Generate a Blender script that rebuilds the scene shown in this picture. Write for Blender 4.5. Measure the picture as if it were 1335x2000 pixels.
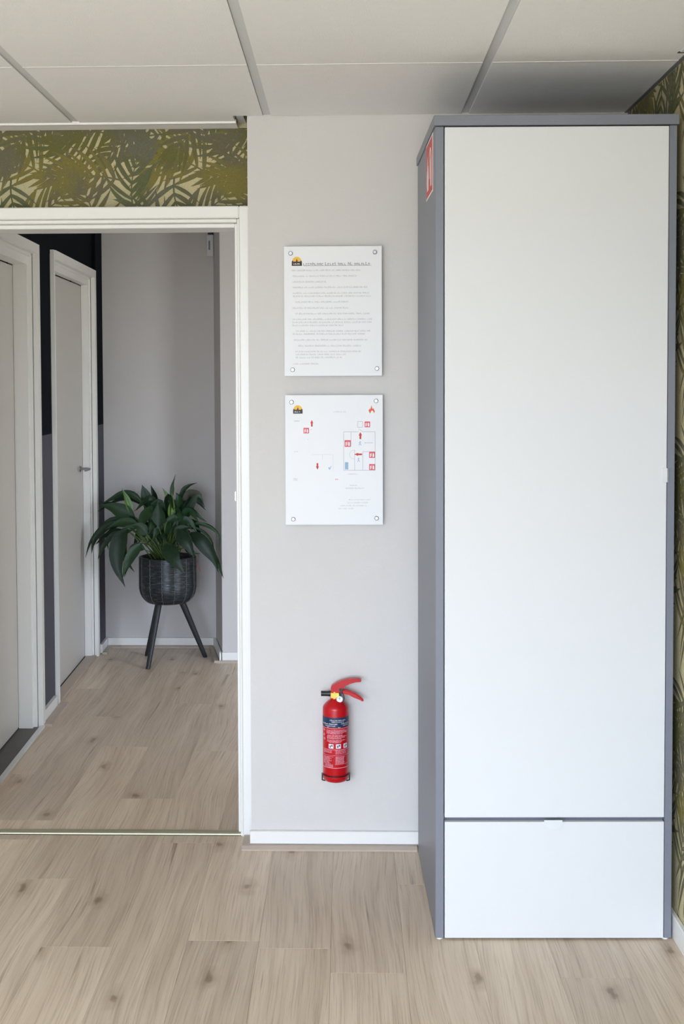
import bpy, bmesh, math, random
from mathutils import Vector, Matrix

# ------------------------------------------------------------------ scene, camera, light
for o in list(bpy.data.objects):
    bpy.data.objects.remove(o)
S = bpy.context.scene
COL = S.collection
R = math.radians

F_PX, CXP, CYP = 2408.0, 612.0, 842.0          # focal length and principal point in the 1335x2000 frame
cam_d = bpy.data.cameras.new('camera')
cam_d.sensor_fit = 'VERTICAL'
cam_d.sensor_height = 36.0
cam_d.lens = F_PX * 36.0 / 2000.0
cam_d.shift_x = (667.5 - CXP) / 2000.0
cam_d.shift_y = -(1000.0 - CYP) / 2000.0
cam_d.clip_start = 0.05
cam = bpy.data.objects.new('camera', cam_d)
COL.objects.link(cam)
cam.location = (0, -3.84, 1.467)
_y, _t, _r = R(1.5), R(2.3), R(0.24)
_f = Vector((-math.sin(_y) * math.cos(_t), math.cos(_y) * math.cos(_t), -math.sin(_t)))
_rt = Vector((math.cos(_y), math.sin(_y), 0))
_dn = _f.cross(_rt)
_rt2 = math.cos(_r) * _rt + math.sin(_r) * _dn
_dn2 = -math.sin(_r) * _rt + math.cos(_r) * _dn
_m = Matrix((_rt2, -_dn2, -_f)).transposed()
cam.rotation_euler = _m.to_euler()
S.camera = cam

# room envelope (metres): panel wall at y = 0, camera looks along +y
CEIL = 2.288
RX = 0.868            # right wall face
LX = -2.45            # left wall face
BY = -5.1             # back (window) wall face
WIN = (-2.15, 0.45, 0.35, 2.10)   # window opening x0 x1 z0 z1

world = bpy.data.worlds.new('overcast_sky')
S.world = world
world.use_nodes = True
wn = world.node_tree.nodes
wl = world.node_tree.links
wn.clear()
wo = wn.new('ShaderNodeOutputWorld')
wb = wn.new('ShaderNodeBackground')
wt = wn.new('ShaderNodeTexCoord')
ws = wn.new('ShaderNodeSeparateXYZ')
wr = wn.new('ShaderNodeValToRGB')
wr.color_ramp.elements[0].position = 0.48
wr.color_ramp.elements[0].color = (0.46, 0.455, 0.445, 1)
wr.color_ramp.elements[1].position = 0.53
wr.color_ramp.elements[1].color = (0.80, 0.912, 1.15, 1)
wm = wn.new('ShaderNodeMath')
wm.operation = 'MULTIPLY_ADD'
wm.inputs[1].default_value = 0.5
wm.inputs[2].default_value = 0.5
wl.new(wt.outputs['Generated'], ws.inputs[0])
wl.new(ws.outputs['Z'], wm.inputs[0])
wl.new(wm.outputs[0], wr.inputs[0])
wl.new(wr.outputs[0], wb.inputs[0])
wb.inputs[1].default_value = 9.0
wl.new(wb.outputs[0], wo.inputs[0])

pl = bpy.data.lights.new('window_portal', 'AREA')
pl.shape = 'RECTANGLE'
pl.size = WIN[1] - WIN[0]
pl.size_y = WIN[3] - WIN[2]
pl.cycles.is_portal = True
plo = bpy.data.objects.new('window_portal', pl)
COL.objects.link(plo)
plo.location = ((WIN[0] + WIN[1]) / 2, BY - 0.19, (WIN[2] + WIN[3]) / 2)
plo.rotation_euler = (R(90), 0, 0)

# unseen glazed opening, added right of the panel wall to brighten the hallway
HRX = 2.15
HWIN = (1.05, 2.0, 0.10, 2.0)   # opening x0 x1 z0 z1 in the hallway's front wall
p2 = bpy.data.lights.new('hall_fill_portal', 'AREA')
p2.shape = 'RECTANGLE'
p2.size = HWIN[1] - HWIN[0]
p2.size_y = HWIN[3] - HWIN[2]
p2.cycles.is_portal = True
p2o = bpy.data.objects.new('hall_fill_portal', p2)
COL.objects.link(p2o)
p2o.location = ((HWIN[0] + HWIN[1]) / 2, 0.165, (HWIN[2] + HWIN[3]) / 2)
p2o.rotation_euler = (R(90), 0, 0)

S.view_settings.view_transform = 'Standard'
S.view_settings.look = 'None'
S.view_settings.gamma = 1.0
S.view_settings.use_curve_mapping = False
S.view_settings.exposure = 1.12

# ------------------------------------------------------------------ helpers
ORG = {}


def lin(c):
    return tuple((v / 255.0 / 12.92) if v / 255.0 <= 0.04045 else ((v / 255.0 + 0.055) / 1.055) ** 2.4 for v in c)


def tag(o, label=None, cat=None, group=None, kind=None):
    if label: o['label'] = label
    if cat: o['category'] = cat
    if group: o['group'] = group
    if kind: o['kind'] = kind
    return o


def empty(name, loc, rz=0.0):
    o = bpy.data.objects.new(name, None)
    o.empty_display_size = 0.05
    COL.objects.link(o)
    o.location = loc
    o.rotation_euler = (0, 0, rz)
    ORG[o.name] = Vector(loc) if rz == 0 else Vector((0, 0, 0))
    return o


def obj(name, bm, mat, parent=None, smooth=False, loc=None):
    """one mesh object; vertices are given in the room's frame (or the local frame of a turned Empty)"""
    base = Vector((0, 0, 0))
    if parent is not None:
        base = ORG.get(parent.name, Vector((0, 0, 0)))
    own = Vector(loc) if loc is not None else None
    org = own if own is not None else base
    if org.length > 0:
        bmesh.ops.translate(bm, verts=bm.verts, vec=-org)
    bmesh.ops.recalc_face_normals(bm, faces=bm.faces)
    me = bpy.data.meshes.new(name)
    bm.to_mesh(me)
    bm.free()
    mats = mat if isinstance(mat, (list, tuple)) else [mat]
    for m in mats:
        me.materials.append(m)
    if smooth:
        for p in me.polygons: p.use_smooth = True
    o = bpy.data.objects.new(name, me)
    COL.objects.link(o)
    if parent is not None:
        o.parent = parent
    if own is not None:
        o.location = own - base
    ORG[o.name] = org
    return o


def B():
    return bmesh.new()


def box(bm, x0, x1, y0, y1, z0, z1, bev=0.0, mi=0, seg=1):
    vs = [bm.verts.new(p) for p in ((x0, y0, z0), (x1, y0, z0), (x1, y1, z0), (x0, y1, z0),
                                    (x0, y0, z1), (x1, y0, z1), (x1, y1, z1), (x0, y1, z1))]
    fs = [bm.faces.new([vs[i] for i in q]) for q in
          ((3, 2, 1, 0), (4, 5, 6, 7), (0, 1, 5, 4), (1, 2, 6, 5), (2, 3, 7, 6), (3, 0, 4, 7))]
    for f in fs: f.material_index = mi
    if bev > 0:
        es = list({e for f in fs for e in f.edges})
        bmesh.ops.bevel(bm, geom=es, offset=bev, segments=seg, profile=0.5, affect='EDGES')
    return bm


def prism(bm, pts, z0, z1, mi=0):
    """vertical prism over a footprint"""
    lo = [bm.verts.new((x, y, z0)) for x, y in pts]
    hi = [bm.verts.new((x, y, z1)) for x, y in pts]
    n = len(pts)
    fs = [bm.faces.new(lo[::-1]), bm.faces.new(hi)]
    for i in range(n):
        fs.append(bm.faces.new((lo[i], lo[(i + 1) % n], hi[(i + 1) % n], hi[i])))
    for f in fs: f.material_index = mi
    return bm


def plate(bm, pts, y0, y1, mi=0):
    """prism over an outline in the x-z plane, running from y0 to y1"""
    a = [bm.verts.new((x, y0, z)) for x, z in pts]
    b = [bm.verts.new((x, y1, z)) for x, z in pts]
    n = len(pts)
    fs = [bm.faces.new(a), bm.faces.new(b[::-1])]
    for i in range(n):
        fs.append(bm.faces.new((a[i], b[i], b[(i + 1) % n], a[(i + 1) % n])))
    for f in fs: f.material_index = mi
    return bm


def lathe(bm, prof, cx, cy, n=40, mi=0, cap0=True, cap1=True):
    rings = []
    for r, z in prof:
        rings.append([bm.verts.new((cx + r * math.cos(2 * math.pi * i / n), cy + r * math.sin(2 * math.pi * i / n), z)) for i in range(n)])
    for a, b in zip(rings, rings[1:]):
        for i in range(n):
            bm.faces.new((a[i], a[(i + 1) % n], b[(i + 1) % n], b[i])).material_index = mi
    if cap0: bm.faces.new(rings[0][::-1]).material_index = mi
    if cap1: bm.faces.new(rings[-1]).material_index = mi
    return bm


def tube(bm, pts, rad, n=8, mi=0, cap=True):
    """round tube along points; rad a number or one per point"""
    pts = [Vector(p) for p in pts]
    rads = rad if isinstance(rad, (list, tuple)) else [rad] * len(pts)
    rings = []
    up = Vector((0.13, 0.31, 0.94)).normalized()
    for i, p in enumerate(pts):
        d = (pts[min(i + 1, len(pts) - 1)] - pts[max(i - 1, 0)]).normalized()
        u = d.cross(up)
        if u.length < 1e-3: u = d.cross(Vector((1, 0, 0)))
        u.normalize()
        v = d.cross(u).normalized()
        rings.append([bm.verts.new(p + rads[i] * (math.cos(2 * math.pi * k / n) * u + math.sin(2 * math.pi * k / n) * v)) for k in range(n)])
    for a, b in zip(rings, rings[1:]):
        for k in range(n):
            bm.faces.new((a[k], a[(k + 1) % n], b[(k + 1) % n], b[k])).material_index = mi
    if cap:
        bm.faces.new(rings[0][::-1]).material_index = mi
        bm.faces.new(rings[-1]).material_index = mi
    return bm


def struct(name, bm, mat, label, cat, parent=None):
    o = obj(name, bm, mat, parent)
    if parent is None: tag(o, label, cat, kind='structure')
    return o


# ------------------------------------------------------------------ materials
def new_mat(name):
    m = bpy.data.materials.new(name)
    m.use_nodes = True
    nt = m.node_tree
    b = nt.nodes['Principled BSDF']
    return m, nt, b


def plain(name, rgb, rough=0.5, metal=0.0, bump=0.0, bscale=300.0, var=0.0, vscale=6.0, spec=0.5, coat=0.0):
    """paint-like material: one colour with slight tonal drift and a fine surface relief"""
    m, nt, b = new_mat(name)
    c = lin(rgb)
    b.inputs['Roughness'].default_value = rough
    b.inputs['Metallic'].default_value = metal
    b.inputs['Specular IOR Level'].default_value = spec
    if coat: b.inputs['Coat Weight'].default_value = coat
    tc = nt.nodes.new('ShaderNodeTexCoord')
    if var > 0:
        nz = nt.nodes.new('ShaderNodeTexNoise')
        nz.inputs['Scale'].default_value = vscale
        nz.inputs['Detail'].default_value = 4
        mx = nt.nodes.new('ShaderNodeMix')
        mx.data_type = 'RGBA'
        mx.inputs['A'].default_value = tuple(v * (1 - var) for v in c) + (1,)
        mx.inputs['B'].default_value = tuple(min(1, v * (1 + var)) for v in c) + (1,)
        nt.links.new(tc.outputs['Object'], nz.inputs['Vector'])
        nt.links.new(nz.outputs['Fac'], mx.inputs['Factor'])
        nt.links.new(mx.outputs['Result'], b.inputs['Base Color'])
    else:
        b.inputs['Base Color'].default_value = c + (1,)
    if bump > 0:
        n2 = nt.nodes.new('ShaderNodeTexNoise')
        n2.inputs['Scale'].default_value = bscale
        n2.inputs['Detail'].default_value = 3
        bp = nt.nodes.new('ShaderNodeBump')
        bp.inputs['Strength'].default_value = bump
        bp.inputs['Distance'].default_value = 0.002
        nt.links.new(tc.outputs['Object'], n2.inputs['Vector'])
        nt.links.new(n2.outputs['Fac'], bp.inputs['Height'])
        nt.links.new(bp.outputs['Normal'], b.inputs['Normal'])
    return m


def N(nt, t, **kw):
    n = nt.nodes.new(t)
    for k, v in kw.items(): setattr(n, k, v)
    return n


def ramp(nt, stops):
    r = nt.nodes.new('ShaderNodeValToRGB')
    el = r.color_ramp.elements
    while len(el) < len(stops): el.new(0.5)
    for e, (p, c) in zip(el, stops):
        e.position = p
        e.color = c if len(c) == 4 else tuple(c) + (1,)
    return r


def mixc(nt, fac, a, b, mode='MIX'):
    n = nt.nodes.new('ShaderNodeMix')
    n.data_type = 'RGBA'
    n.blend_type = mode
    for key, v in (('Factor', fac), ('A', a), ('B', b)):
        if hasattr(v, 'is_linked'):
            nt.links.new(v, n.inputs[key])
        elif isinstance(v, (int, float)):
            n.inputs[key].default_value = v
        else:
            n.inputs[key].default_value = tuple(v) + (1,)
    return n.outputs['Result']


def wood_floor(name):
    m, nt, b = new_mat(name)
    L = nt.links.new
    tc = N(nt, 'ShaderNodeTexCoord')
    oi = N(nt, 'ShaderNodeObjectInfo')
    mul = N(nt, 'ShaderNodeVectorMath', operation='SCALE')
    cmb = N(nt, 'ShaderNodeCombineXYZ')
    L(oi.outputs['Random'], cmb.inputs[0]); L(oi.outputs['Random'], cmb.inputs[1]); L(oi.outputs['Random'], cmb.inputs[2])
    mul.inputs['Scale'].default_value = 47.3
    L(cmb.outputs[0], mul.inputs[0])
    add = N(nt, 'ShaderNodeVectorMath', operation='ADD')
    L(tc.outputs['Object'], add.inputs[0]); L(mul.outputs[0], add.inputs[1])
    # slow wander of the grain
    wa = N(nt, 'ShaderNodeTexNoise'); wa.inputs['Scale'].default_value = 1.7; wa.inputs['Detail'].default_value = 0
    L(add.outputs[0], wa.inputs['Vector'])
    wv = N(nt, 'ShaderNodeVectorMath', operation='MULTIPLY_ADD')
    wv.inputs[1].default_value = (0.05, 0.0, 0.0)
    L(wa.outputs['Color'], wv.inputs[0]); L(add.outputs[0], wv.inputs[2])

    def noise(sx, sy, detail, rough=0.6, src=wv):
        mp = N(nt, 'ShaderNodeMapping'); mp.inputs['Scale'].default_value = (sx, sy, 1.0)
        L(src.outputs[0], mp.inputs['Vector'])
        n = N(nt, 'ShaderNodeTexNoise'); n.inputs['Scale'].default_value = 1.0
        n.inputs['Detail'].default_value = detail; n.inputs['Roughness'].default_value = rough
        L(mp.outputs[0], n.inputs['Vector'])
        return n.outputs['Fac']
    fine = noise(210, 4.0, 4)
    mid = noise(38, 1.0, 5)
    broad = noise(9, 0.9, 2)
    light, mean, dark = lin((225, 208, 187)), lin((203, 183, 161)), lin((146, 123, 104))
    r1 = ramp(nt, [(0.27, dark), (0.41, mean), (0.64, light)])
    L(mid, r1.inputs[0])
    r2 = ramp(nt, [(0.33, mean), (0.66, light)])
    L(broad, r2.inputs[0])
    c = mixc(nt, 0.55, r1.outputs[0], r2.outputs[0])
    r3 = ramp(nt, [(0.32, (0.70, 0.67, 0.64)), (0.50, (1.0, 1.0, 1.0)), (0.75, (1.07, 1.07, 1.07))])
    L(fine, r3.inputs[0])
    c = mixc(nt, 0.75, c, r3.outputs[0], 'MULTIPLY')
    # dark cracks that follow the grain
    crk = noise(26, 0.55, 5, 0.7)
    r4 = ramp(nt, [(0.31, (0.40, 0.34, 0.30)), (0.375, (1, 1, 1))])
    L(crk, r4.inputs[0])
    c = mixc(nt, 0.75, c, r4.outputs[0], 'MULTIPLY')
    # knots
    mpk = N(nt, 'ShaderNodeMapping'); mpk.inputs['Scale'].default_value = (6.0, 2.6, 1.0)
    kn = N(nt, 'ShaderNodeTexNoise'); kn.inputs['Scale'].default_value = 16.0; kn.inputs['Detail'].default_value = 3
    L(add.outputs[0], kn.inputs['Vector'])
    kv = N(nt, 'ShaderNodeVectorMath', operation='MULTIPLY_ADD'); kv.inputs[1].default_value = (0.035, 0.09, 0.0)
    L(kn.outputs['Color'], kv.inputs[0]); L(wv.outputs[0], kv.inputs[2])
    L(kv.outputs[0], mpk.inputs['Vector'])
    vo = N(nt, 'ShaderNodeTexVoronoi', voronoi_dimensions='2D'); vo.inputs['Scale'].default_value = 1.0
    L(mpk.outputs[0], vo.inputs['Vector'])
    r5 = ramp(nt, [(0.03, (0.38, 0.31, 0.26)), (0.075, (0.78, 0.74, 0.70)), (0.20, (1, 1, 1))])
    L(vo.outputs['Distance'], r5.inputs[0])
    sc = N(nt, 'ShaderNodeSeparateColor'); L(vo.outputs['Color'], sc.inputs[0])
    few = N(nt, 'ShaderNodeMath', operation='GREATER_THAN'); few.inputs[1].default_value = 0.62
    L(sc.outputs[0], few.inputs[0])
    kf = N(nt, 'ShaderNodeMath', operation='MULTIPLY'); kf.inputs[1].default_value = 0.8
    L(few.outputs[0], kf.inputs[0])
    c = mixc(nt, kf.outputs[0], c, r5.outputs[0], 'MULTIPLY')
    # every board has its own tone
    rb = ramp(nt, [(0.0, (0.86, 0.85, 0.84)), (1.0, (1.06, 1.05, 1.03))])
    L(oi.outputs['Random'], rb.inputs[0])
    c = mixc(nt, 1.0, c, rb.outputs[0], 'MULTIPLY')
    L(c, b.inputs['Base Color'])
    b.inputs['Roughness'].default_value = 0.42
    b.inputs['Specular IOR Level'].default_value = 0.4
    bp = N(nt, 'ShaderNodeBump'); bp.inputs['Strength'].default_value = 0.25; bp.inputs['Distance'].default_value = 0.001
    L(fine, bp.inputs['Height']); L(bp.outputs[0], b.inputs['Normal'])
    return m


def fabric_paper(name, base, alt, patch):
    """wallpaper ink: two mixed tones in soft patches with a woven linen grain"""
    m, nt, b = new_mat(name)
    L = nt.links.new
    ge = N(nt, 'ShaderNodeNewGeometry')
    n1 = N(nt, 'ShaderNodeTexNoise'); n1.inputs['Scale'].default_value = patch; n1.inputs['Detail'].default_value = 3
    L(ge.outputs['Position'], n1.inputs['Vector'])
    r1 = ramp(nt, [(0.40, lin(base)), (0.60, lin(alt))])
    L(n1.outputs['Fac'], r1.inputs[0])
    n2 = N(nt, 'ShaderNodeTexNoise'); n2.inputs['Scale'].default_value = 420; n2.inputs['Detail'].default_value = 2
    L(ge.outputs['Position'], n2.inputs['Vector'])
    r2 = ramp(nt, [(0.3, (0.72, 0.72, 0.72)), (0.7, (1.12, 1.12, 1.12))])
    L(n2.outputs['Fac'], r2.inputs[0])
    c = mixc(nt, 0.8, r1.outputs[0], r2.outputs[0], 'MULTIPLY')
    L(c, b.inputs['Base Color'])
    b.inputs['Roughness'].default_value = 0.8
    b.inputs['Specular IOR Level'].default_value = 0.2
    return m


M = {}
M['wall'] = plain('grey_wall_paint', (214, 210, 207), 0.75, bump=0.35, bscale=420, var=0.02, vscale=3, spec=0.25)
M['hall_wall'] = plain('hall_wall_paint', (203, 198, 196), 0.8, bump=0.35, bscale=420, var=0.02, vscale=3, spec=0.25)
M['white'] = plain('white_gloss_paint', (236, 234, 230), 0.35, bump=0.05, bscale=60)
M['white_flat'] = plain('white_wall', (238, 237, 236), 0.8, bump=0.2)
M['tile'] = plain('ceiling_tile_white', (246, 244, 242), 0.9, bump=0.5, bscale=260, var=0.02, vscale=30, spec=0.15)
M['bar'] = plain('ceiling_bar_grey', (214, 215, 215), 0.5, spec=0.4)
M['angle'] = plain('ceiling_edge_grey', (120, 122, 124), 0.5)
M['void'] = plain('ceiling_void_black', (22, 22, 24), 0.9)
M['cab_grey'] = plain('wardrobe_grey_foil', (124, 127, 137), 0.42, bump=0.06, bscale=180, var=0.02)
M['cab_white'] = plain('wardrobe_white_foil', (221, 221, 222), 0.55, spec=0.3, bump=0.06, bscale=160)
M['tab'] = plain('white_pull_plastic', (222, 224, 224), 0.3)
M['foot'] = plain('white_plastic', (235, 235, 235), 0.4)
M['floor'] = wood_floor('oak_floor_boards')
M['sub'] = plain('pale_joint', (186, 172, 154), 0.9)
M['trim_wood'] = plain('pale_wood_moulding', (186, 170, 156), 0.5, var=0.06, vscale=40)
M['thresh'] = plain('brushed_champagne_metal', (188, 184, 160), 0.42, metal=0.8, bump=0.05, bscale=200)
M['thresh_dark'] = plain('threshold_groove', (60, 52, 42), 0.5)
M['ground'] = fabric_paper('wallpaper_sand_ground', (204, 190, 150), (192, 184, 147), 5)
M['ink1'] = fabric_paper('wallpaper_olive_leaf', (128, 119, 66), (112, 107, 84), 9)
M['ink2'] = fabric_paper('wallpaper_moss_leaf', (108, 106, 60), (110, 106, 86), 8)
M['ink3'] = fabric_paper('wallpaper_grey_leaf', (112, 110, 94), (100, 104, 70), 7)
M['door_leaf'] = plain('door_leaf_paint', (206, 201, 195), 0.4, bump=0.05, bscale=90)
M['chrome'] = plain('polished_steel', (150, 150, 154), 0.3, metal=1.0)
M['dark_tile'] = plain('dark_stone_tile', (74, 68, 66), 0.45, var=0.18, vscale=14)
M['panel'] = plain('white_acrylic_panel', (236, 236, 238), 0.45, spec=0.4)
M['print_grey'] = plain('faint_grey_ink', (196, 194, 194), 0.6)
M['print_mid'] = plain('grey_title_ink', (150, 150, 152), 0.6)
M['print_line'] = plain('plan_line_ink', (176, 178, 182), 0.6)
M['print_dark'] = plain('dark_emblem_ink', (66, 52, 50), 0.6)
M['print_yellow'] = plain('yellow_emblem_ink', (244, 190, 74), 0.6)
M['print_red'] = plain('red_arrow_ink', (206, 62, 58), 0.6)
M['print_pink'] = plain('red_icon_ink', (226, 84, 100), 0.6)
M['print_orange'] = plain('flame_ink', (232, 96, 58), 0.6)
M['print_blue'] = plain('blue_plan_ink', (150, 182, 214), 0.6)
M['print_violet'] = plain('violet_text_ink', (150, 150, 205), 0.6)
M['print_white'] = plain('white_ink', (240, 240, 240), 0.6)
M['sign_red'] = plain('red_safety_vinyl', (206, 48, 40), 0.45)
M['sign_white'] = plain('white_safety_vinyl', (238, 232, 230), 0.45)
M['ext_red'] = plain('red_enamel', (186, 6, 20), 0.3, spec=0.45)
M['ext_navy'] = plain('navy_label', (20, 52, 82), 0.45)
M['ext_text'] = plain('pale_pink_print', (244, 190, 208), 0.5)
M['ext_icon'] = plain('white_pictogram', (238, 226, 232), 0.5)
M['brass'] = plain('brass', (226, 178, 92), 0.28, metal=0.9)
M['black'] = plain('black_plastic', (24, 24, 28), 0.4)
M['wire'] = plain('black_wire', (30, 24, 26), 0.35)
M['gauge'] = plain('gauge_face', (238, 238, 240), 0.3)
M['leg'] = plain('black_stained_wood', (32, 34, 38), 0.45, bump=0.1, bscale=90)
M['thread'] = plain('pale_wire_thread', (112, 114, 116), 0.4, metal=0.3)
M['soil'] = plain('potting_soil', (46, 36, 28), 0.95, bump=0.8, bscale=120)
M['sensor'] = plain('white_sensor_casing', (206, 208, 214), 0.4)
M['stem'] = plain('green_stem', (72, 94, 42), 0.5)
M['dry'] = plain('dried_leaf', (96, 70, 66), 0.7)


def basket_mat():
    m, nt, b = new_mat('black_woven_strands')
    L = nt.links.new
    tc = N(nt, 'ShaderNodeTexCoord')
    mp = N(nt, 'ShaderNodeMapping'); mp.inputs['Scale'].default_value = (26, 26, 420)
    L(tc.outputs['Object'], mp.inputs['Vector'])
    n = N(nt, 'ShaderNodeTexNoise'); n.inputs['Scale'].default_value = 1; n.inputs['Detail'].default_value = 3
    L(mp.outputs[0], n.inputs['Vector'])
    r = ramp(nt, [(0.3, lin((16, 18, 20))), (0.58, lin((48, 52, 55))), (0.72, lin((104, 108, 112)))])
    L(n.outputs['Fac'], r.inputs[0]); L(r.outputs[0], b.inputs['Base Color'])
    b.inputs['Roughness'].default_value = 0.3
    b.inputs['Metallic'].default_value = 0.35
    bp = N(nt, 'ShaderNodeBump'); bp.inputs['Strength'].default_value = 0.5; bp.inputs['Distance'].default_value = 0.002
    L(n.outputs['Fac'], bp.inputs['Height']); L(bp.outputs[0], b.inputs['Normal'])
    return m


M['basket'] = basket_mat()


def leaf_mat(name, a, c, rough=0.32):
    m, nt, b = new_mat(name)
    L = nt.links.new
    oi = N(nt, 'ShaderNodeObjectInfo')
    tc = N(nt, 'ShaderNodeTexCoord')
    n = N(nt, 'ShaderNodeTexNoise'); n.inputs['Scale'].default_value = 45; n.inputs['Detail'].default_value = 3
    L(tc.outputs['Object'], n.inputs['Vector'])
    ad = N(nt, 'ShaderNodeMath', operation='MULTIPLY_ADD'); ad.inputs[1].default_value = 0.55
    L(oi.outputs['Random'], ad.inputs[0]); 
    sc = N(nt, 'ShaderNodeMath', operation='MULTIPLY'); sc.inputs[1].default_value = 0.5
    L(n.outputs['Fac'], sc.inputs[0]); L(sc.outputs[0], ad.inputs[2])
    r = ramp(nt, [(0.15, lin(a)), (0.85, lin(c))])
    L(ad.outputs[0], r.inputs[0]); L(r.outputs[0], b.inputs['Base Color'])
    b.inputs['Roughness'].default_value = rough
    b.inputs['Specular IOR Level'].default_value = 0.3
    return m


M['leaf'] = leaf_mat('dark_green_leaf', (12, 30, 17), (30, 60, 28), 0.42)
M['leaf_light'] = leaf_mat('young_green_leaf', (62, 98, 40), (112, 138, 62))
M['leaf_brown'] = leaf_mat('fading_leaf', (50, 48, 40), (66, 62, 48), 0.5)


def two_tone():
    m, nt, b = new_mat('two_tone_hall_paint')
    L = nt.links.new
    ge = N(nt, 'ShaderNodeNewGeometry')
    sp = N(nt, 'ShaderNodeSeparateXYZ')
    L(ge.outputs['Position'], sp.inputs[0])
    gt = N(nt, 'ShaderNodeMath', operation='GREATER_THAN'); gt.inputs[1].default_value = 1.238
    L(sp.outputs['Z'], gt.inputs[0])
    c = mixc(nt, gt.outputs[0], lin((92, 90, 99)), lin((13, 17, 25)))
    L(c, b.inputs['Base Color'])
    b.inputs['Roughness'].default_value = 0.85
    b.inputs['Specular IOR Level'].default_value = 0.08
    n2 = N(nt, 'ShaderNodeTexNoise'); n2.inputs['Scale'].default_value = 420
    bp = N(nt, 'ShaderNodeBump'); bp.inputs['Strength'].default_value = 0.3; bp.inputs['Distance'].default_value = 0.002
    L(ge.outputs['Position'], n2.inputs['Vector']); L(n2.outputs['Fac'], bp.inputs['Height']); L(bp.outputs[0], b.inputs['Normal'])
    return m


M['two_tone'] = two_tone()


def glass():
    m, nt, b = new_mat('window_glass')
    nt.nodes.remove(b)
    out = [n for n in nt.nodes if n.type == 'OUTPUT_MATERIAL'][0]
    t = N(nt, 'ShaderNodeBsdfTransparent'); t.inputs[0].default_value = (0.96, 0.98, 0.97, 1)
    g = N(nt, 'ShaderNodeBsdfGlossy'); g.inputs['Roughness'].default_value = 0.02
    mx = N(nt, 'ShaderNodeMixShader'); mx.inputs[0].default_value = 0.06
    nt.links.new(t.outputs[0], mx.inputs[1]); nt.links.new(g.outputs[0], mx.inputs[2]); nt.links.new(mx.outputs[0], out.inputs[0])
    return m


M['glass'] = glass()

# ------------------------------------------------------------------ structure: floor
rng = random.Random(4)
PW, PL = 0.1885, 1.285
HXL, HYB = -1.46, 2.98
bm = B()
box(bm, LX, RX, BY, 0.28, -0.08, -0.010)
box(bm, -1.75, HRX, 0.28, 3.05, -0.08, -0.010)
floor = struct('floor', bm, M['sub'], 'pale oak plank floor running from the room into the hallway', 'floor')


def plank_mesh(w, l):
    bm = B()
    g = 0.00015
    # top face with a small bevel all round
    x0, x1, y0, y1 = -w / 2 + g, w / 2 - g, -l / 2 + g, l / 2 - g
    c = 0.0008
    lo = [bm.verts.new(p) for p in ((x0, y0, -0.010), (x1, y0, -0.010), (x1, y1, -0.010), (x0, y1, -0.010))]
    ed = [bm.verts.new(p) for p in ((x0, y0, -0.0005), (x1, y0, -0.0005), (x1, y1, -0.0005), (x0, y1, -0.0005))]
    hi = [bm.verts.new(p) for p in ((x0 + c, y0 + c, 0), (x1 - c, y0 + c, 0), (x1 - c, y1 - c, 0), (x0 + c, y1 - c, 0))]
    for a, b2 in ((lo, ed), (ed, hi)):
        for i in range(4):
            bm.faces.new((a[i], a[(i + 1) % 4], b2[(i + 1) % 4], b2[i]))
    bm.faces.new(hi)
    me = bpy.data.meshes.new('plank')
    bm.to_mesh(me)
    bm.free()
    me.materials.append(M['floor'])
    return me


_pm = {}


def plank(x0, x1, y0, y1):
    w, l = round(x1 - x0, 4), round(y1 - y0, 4)
    if w < 0.004 or l < 0.004: return
    if (w, l) not in _pm: _pm[(w, l)] = plank_mesh(w, l)
    o = bpy.data.objects.new('plank', _pm[(w, l)])
    COL.objects.link(o)
    o.parent = floor
    o.location = ((x0 + x1) / 2, (y0 + y1) / 2, 0)


known = {-3: -0.27, -2: -0.707, -1: 0.02, 0: 0.62, 1: -0.705, 2: 0.45, 3: -0.293, 4: 0.2, 5: -0.85}
for k in range(-12, 8):
    cx0 = -0.420 + (k - 1 + 0) * PW
    cx0 = -0.2315 + (k - 1) * PW
    x0, x1 = max(cx0, LX), min(cx0 + PW, RX)
    if x1 <= x0: continue
    e = known.get(k, rng.uniform(-1, 0.3))
    y = e
    while y > BY: y -= PL
    front_end = 0.105 if x1 < -0.25 else (0.105 if x0 < -0.30 else 0.02)
    while y < front_end:
        plank(x0, x1, max(y, BY), min(y + PL, front_end))
        y += PL
# hallway boards continue the same columns behind the threshold
hk = {-3: 1.05, -2: 1.72, -1: 1.0, 0: 1.95, -4: 1.5, -5: 0.7}
for k in range(-6, 15):
    cx0 = -0.2315 + (k - 1) * PW
    x0, x1 = max(cx0, -1.40), min(cx0 + PW, HRX)
    if x1 <= x0: continue
    e = hk.get(k, rng.uniform(0.6, 1.8))
    y = e
    while y > 0.105: y -= PL
    while y < 2.97:
        plank(x0, x1, max(y, 0.105), min(y + PL, 2.97))
        y += PL

# ------------------------------------------------------------------ structure: walls
WT = 2.62
bm = B(); box(bm, -0.302, RX + 0.1, 0, 0.30, -0.05, WT)
wall_front = struct('wall_front', bm, M['wall'], 'light grey painted wall between the doorway and the wardrobe', 'wall')
bm = B()
box(bm, LX - 0.1, -0.302, 0.16, 0.28, 1.985, WT)
box(bm, LX - 0.1, -1.235, 0.16, 0.28, -0.05, 1.985)
wall_door = struct('wall_doorway', bm, M['ground'], 'palm leaf papered wall above and beside the open doorway', 'wall')
bm = B(); box(bm, RX, RX + 0.1, BY - 0.2, 0.0, -0.05, WT)
wall_right = struct('wall_right', bm, M['ground'], 'palm leaf papered wall at the right of the wardrobe', 'wall')
bm = B(); box(bm, LX - 0.1, LX, BY - 0.2, 0.16, -0.05, WT)
struct('wall_left', bm, M['white_flat'], 'plain white wall at the left behind the camera', 'wall')
bm = B()
box(bm, LX, WIN[0], BY - 0.2, BY, -0.05, WT)
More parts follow.
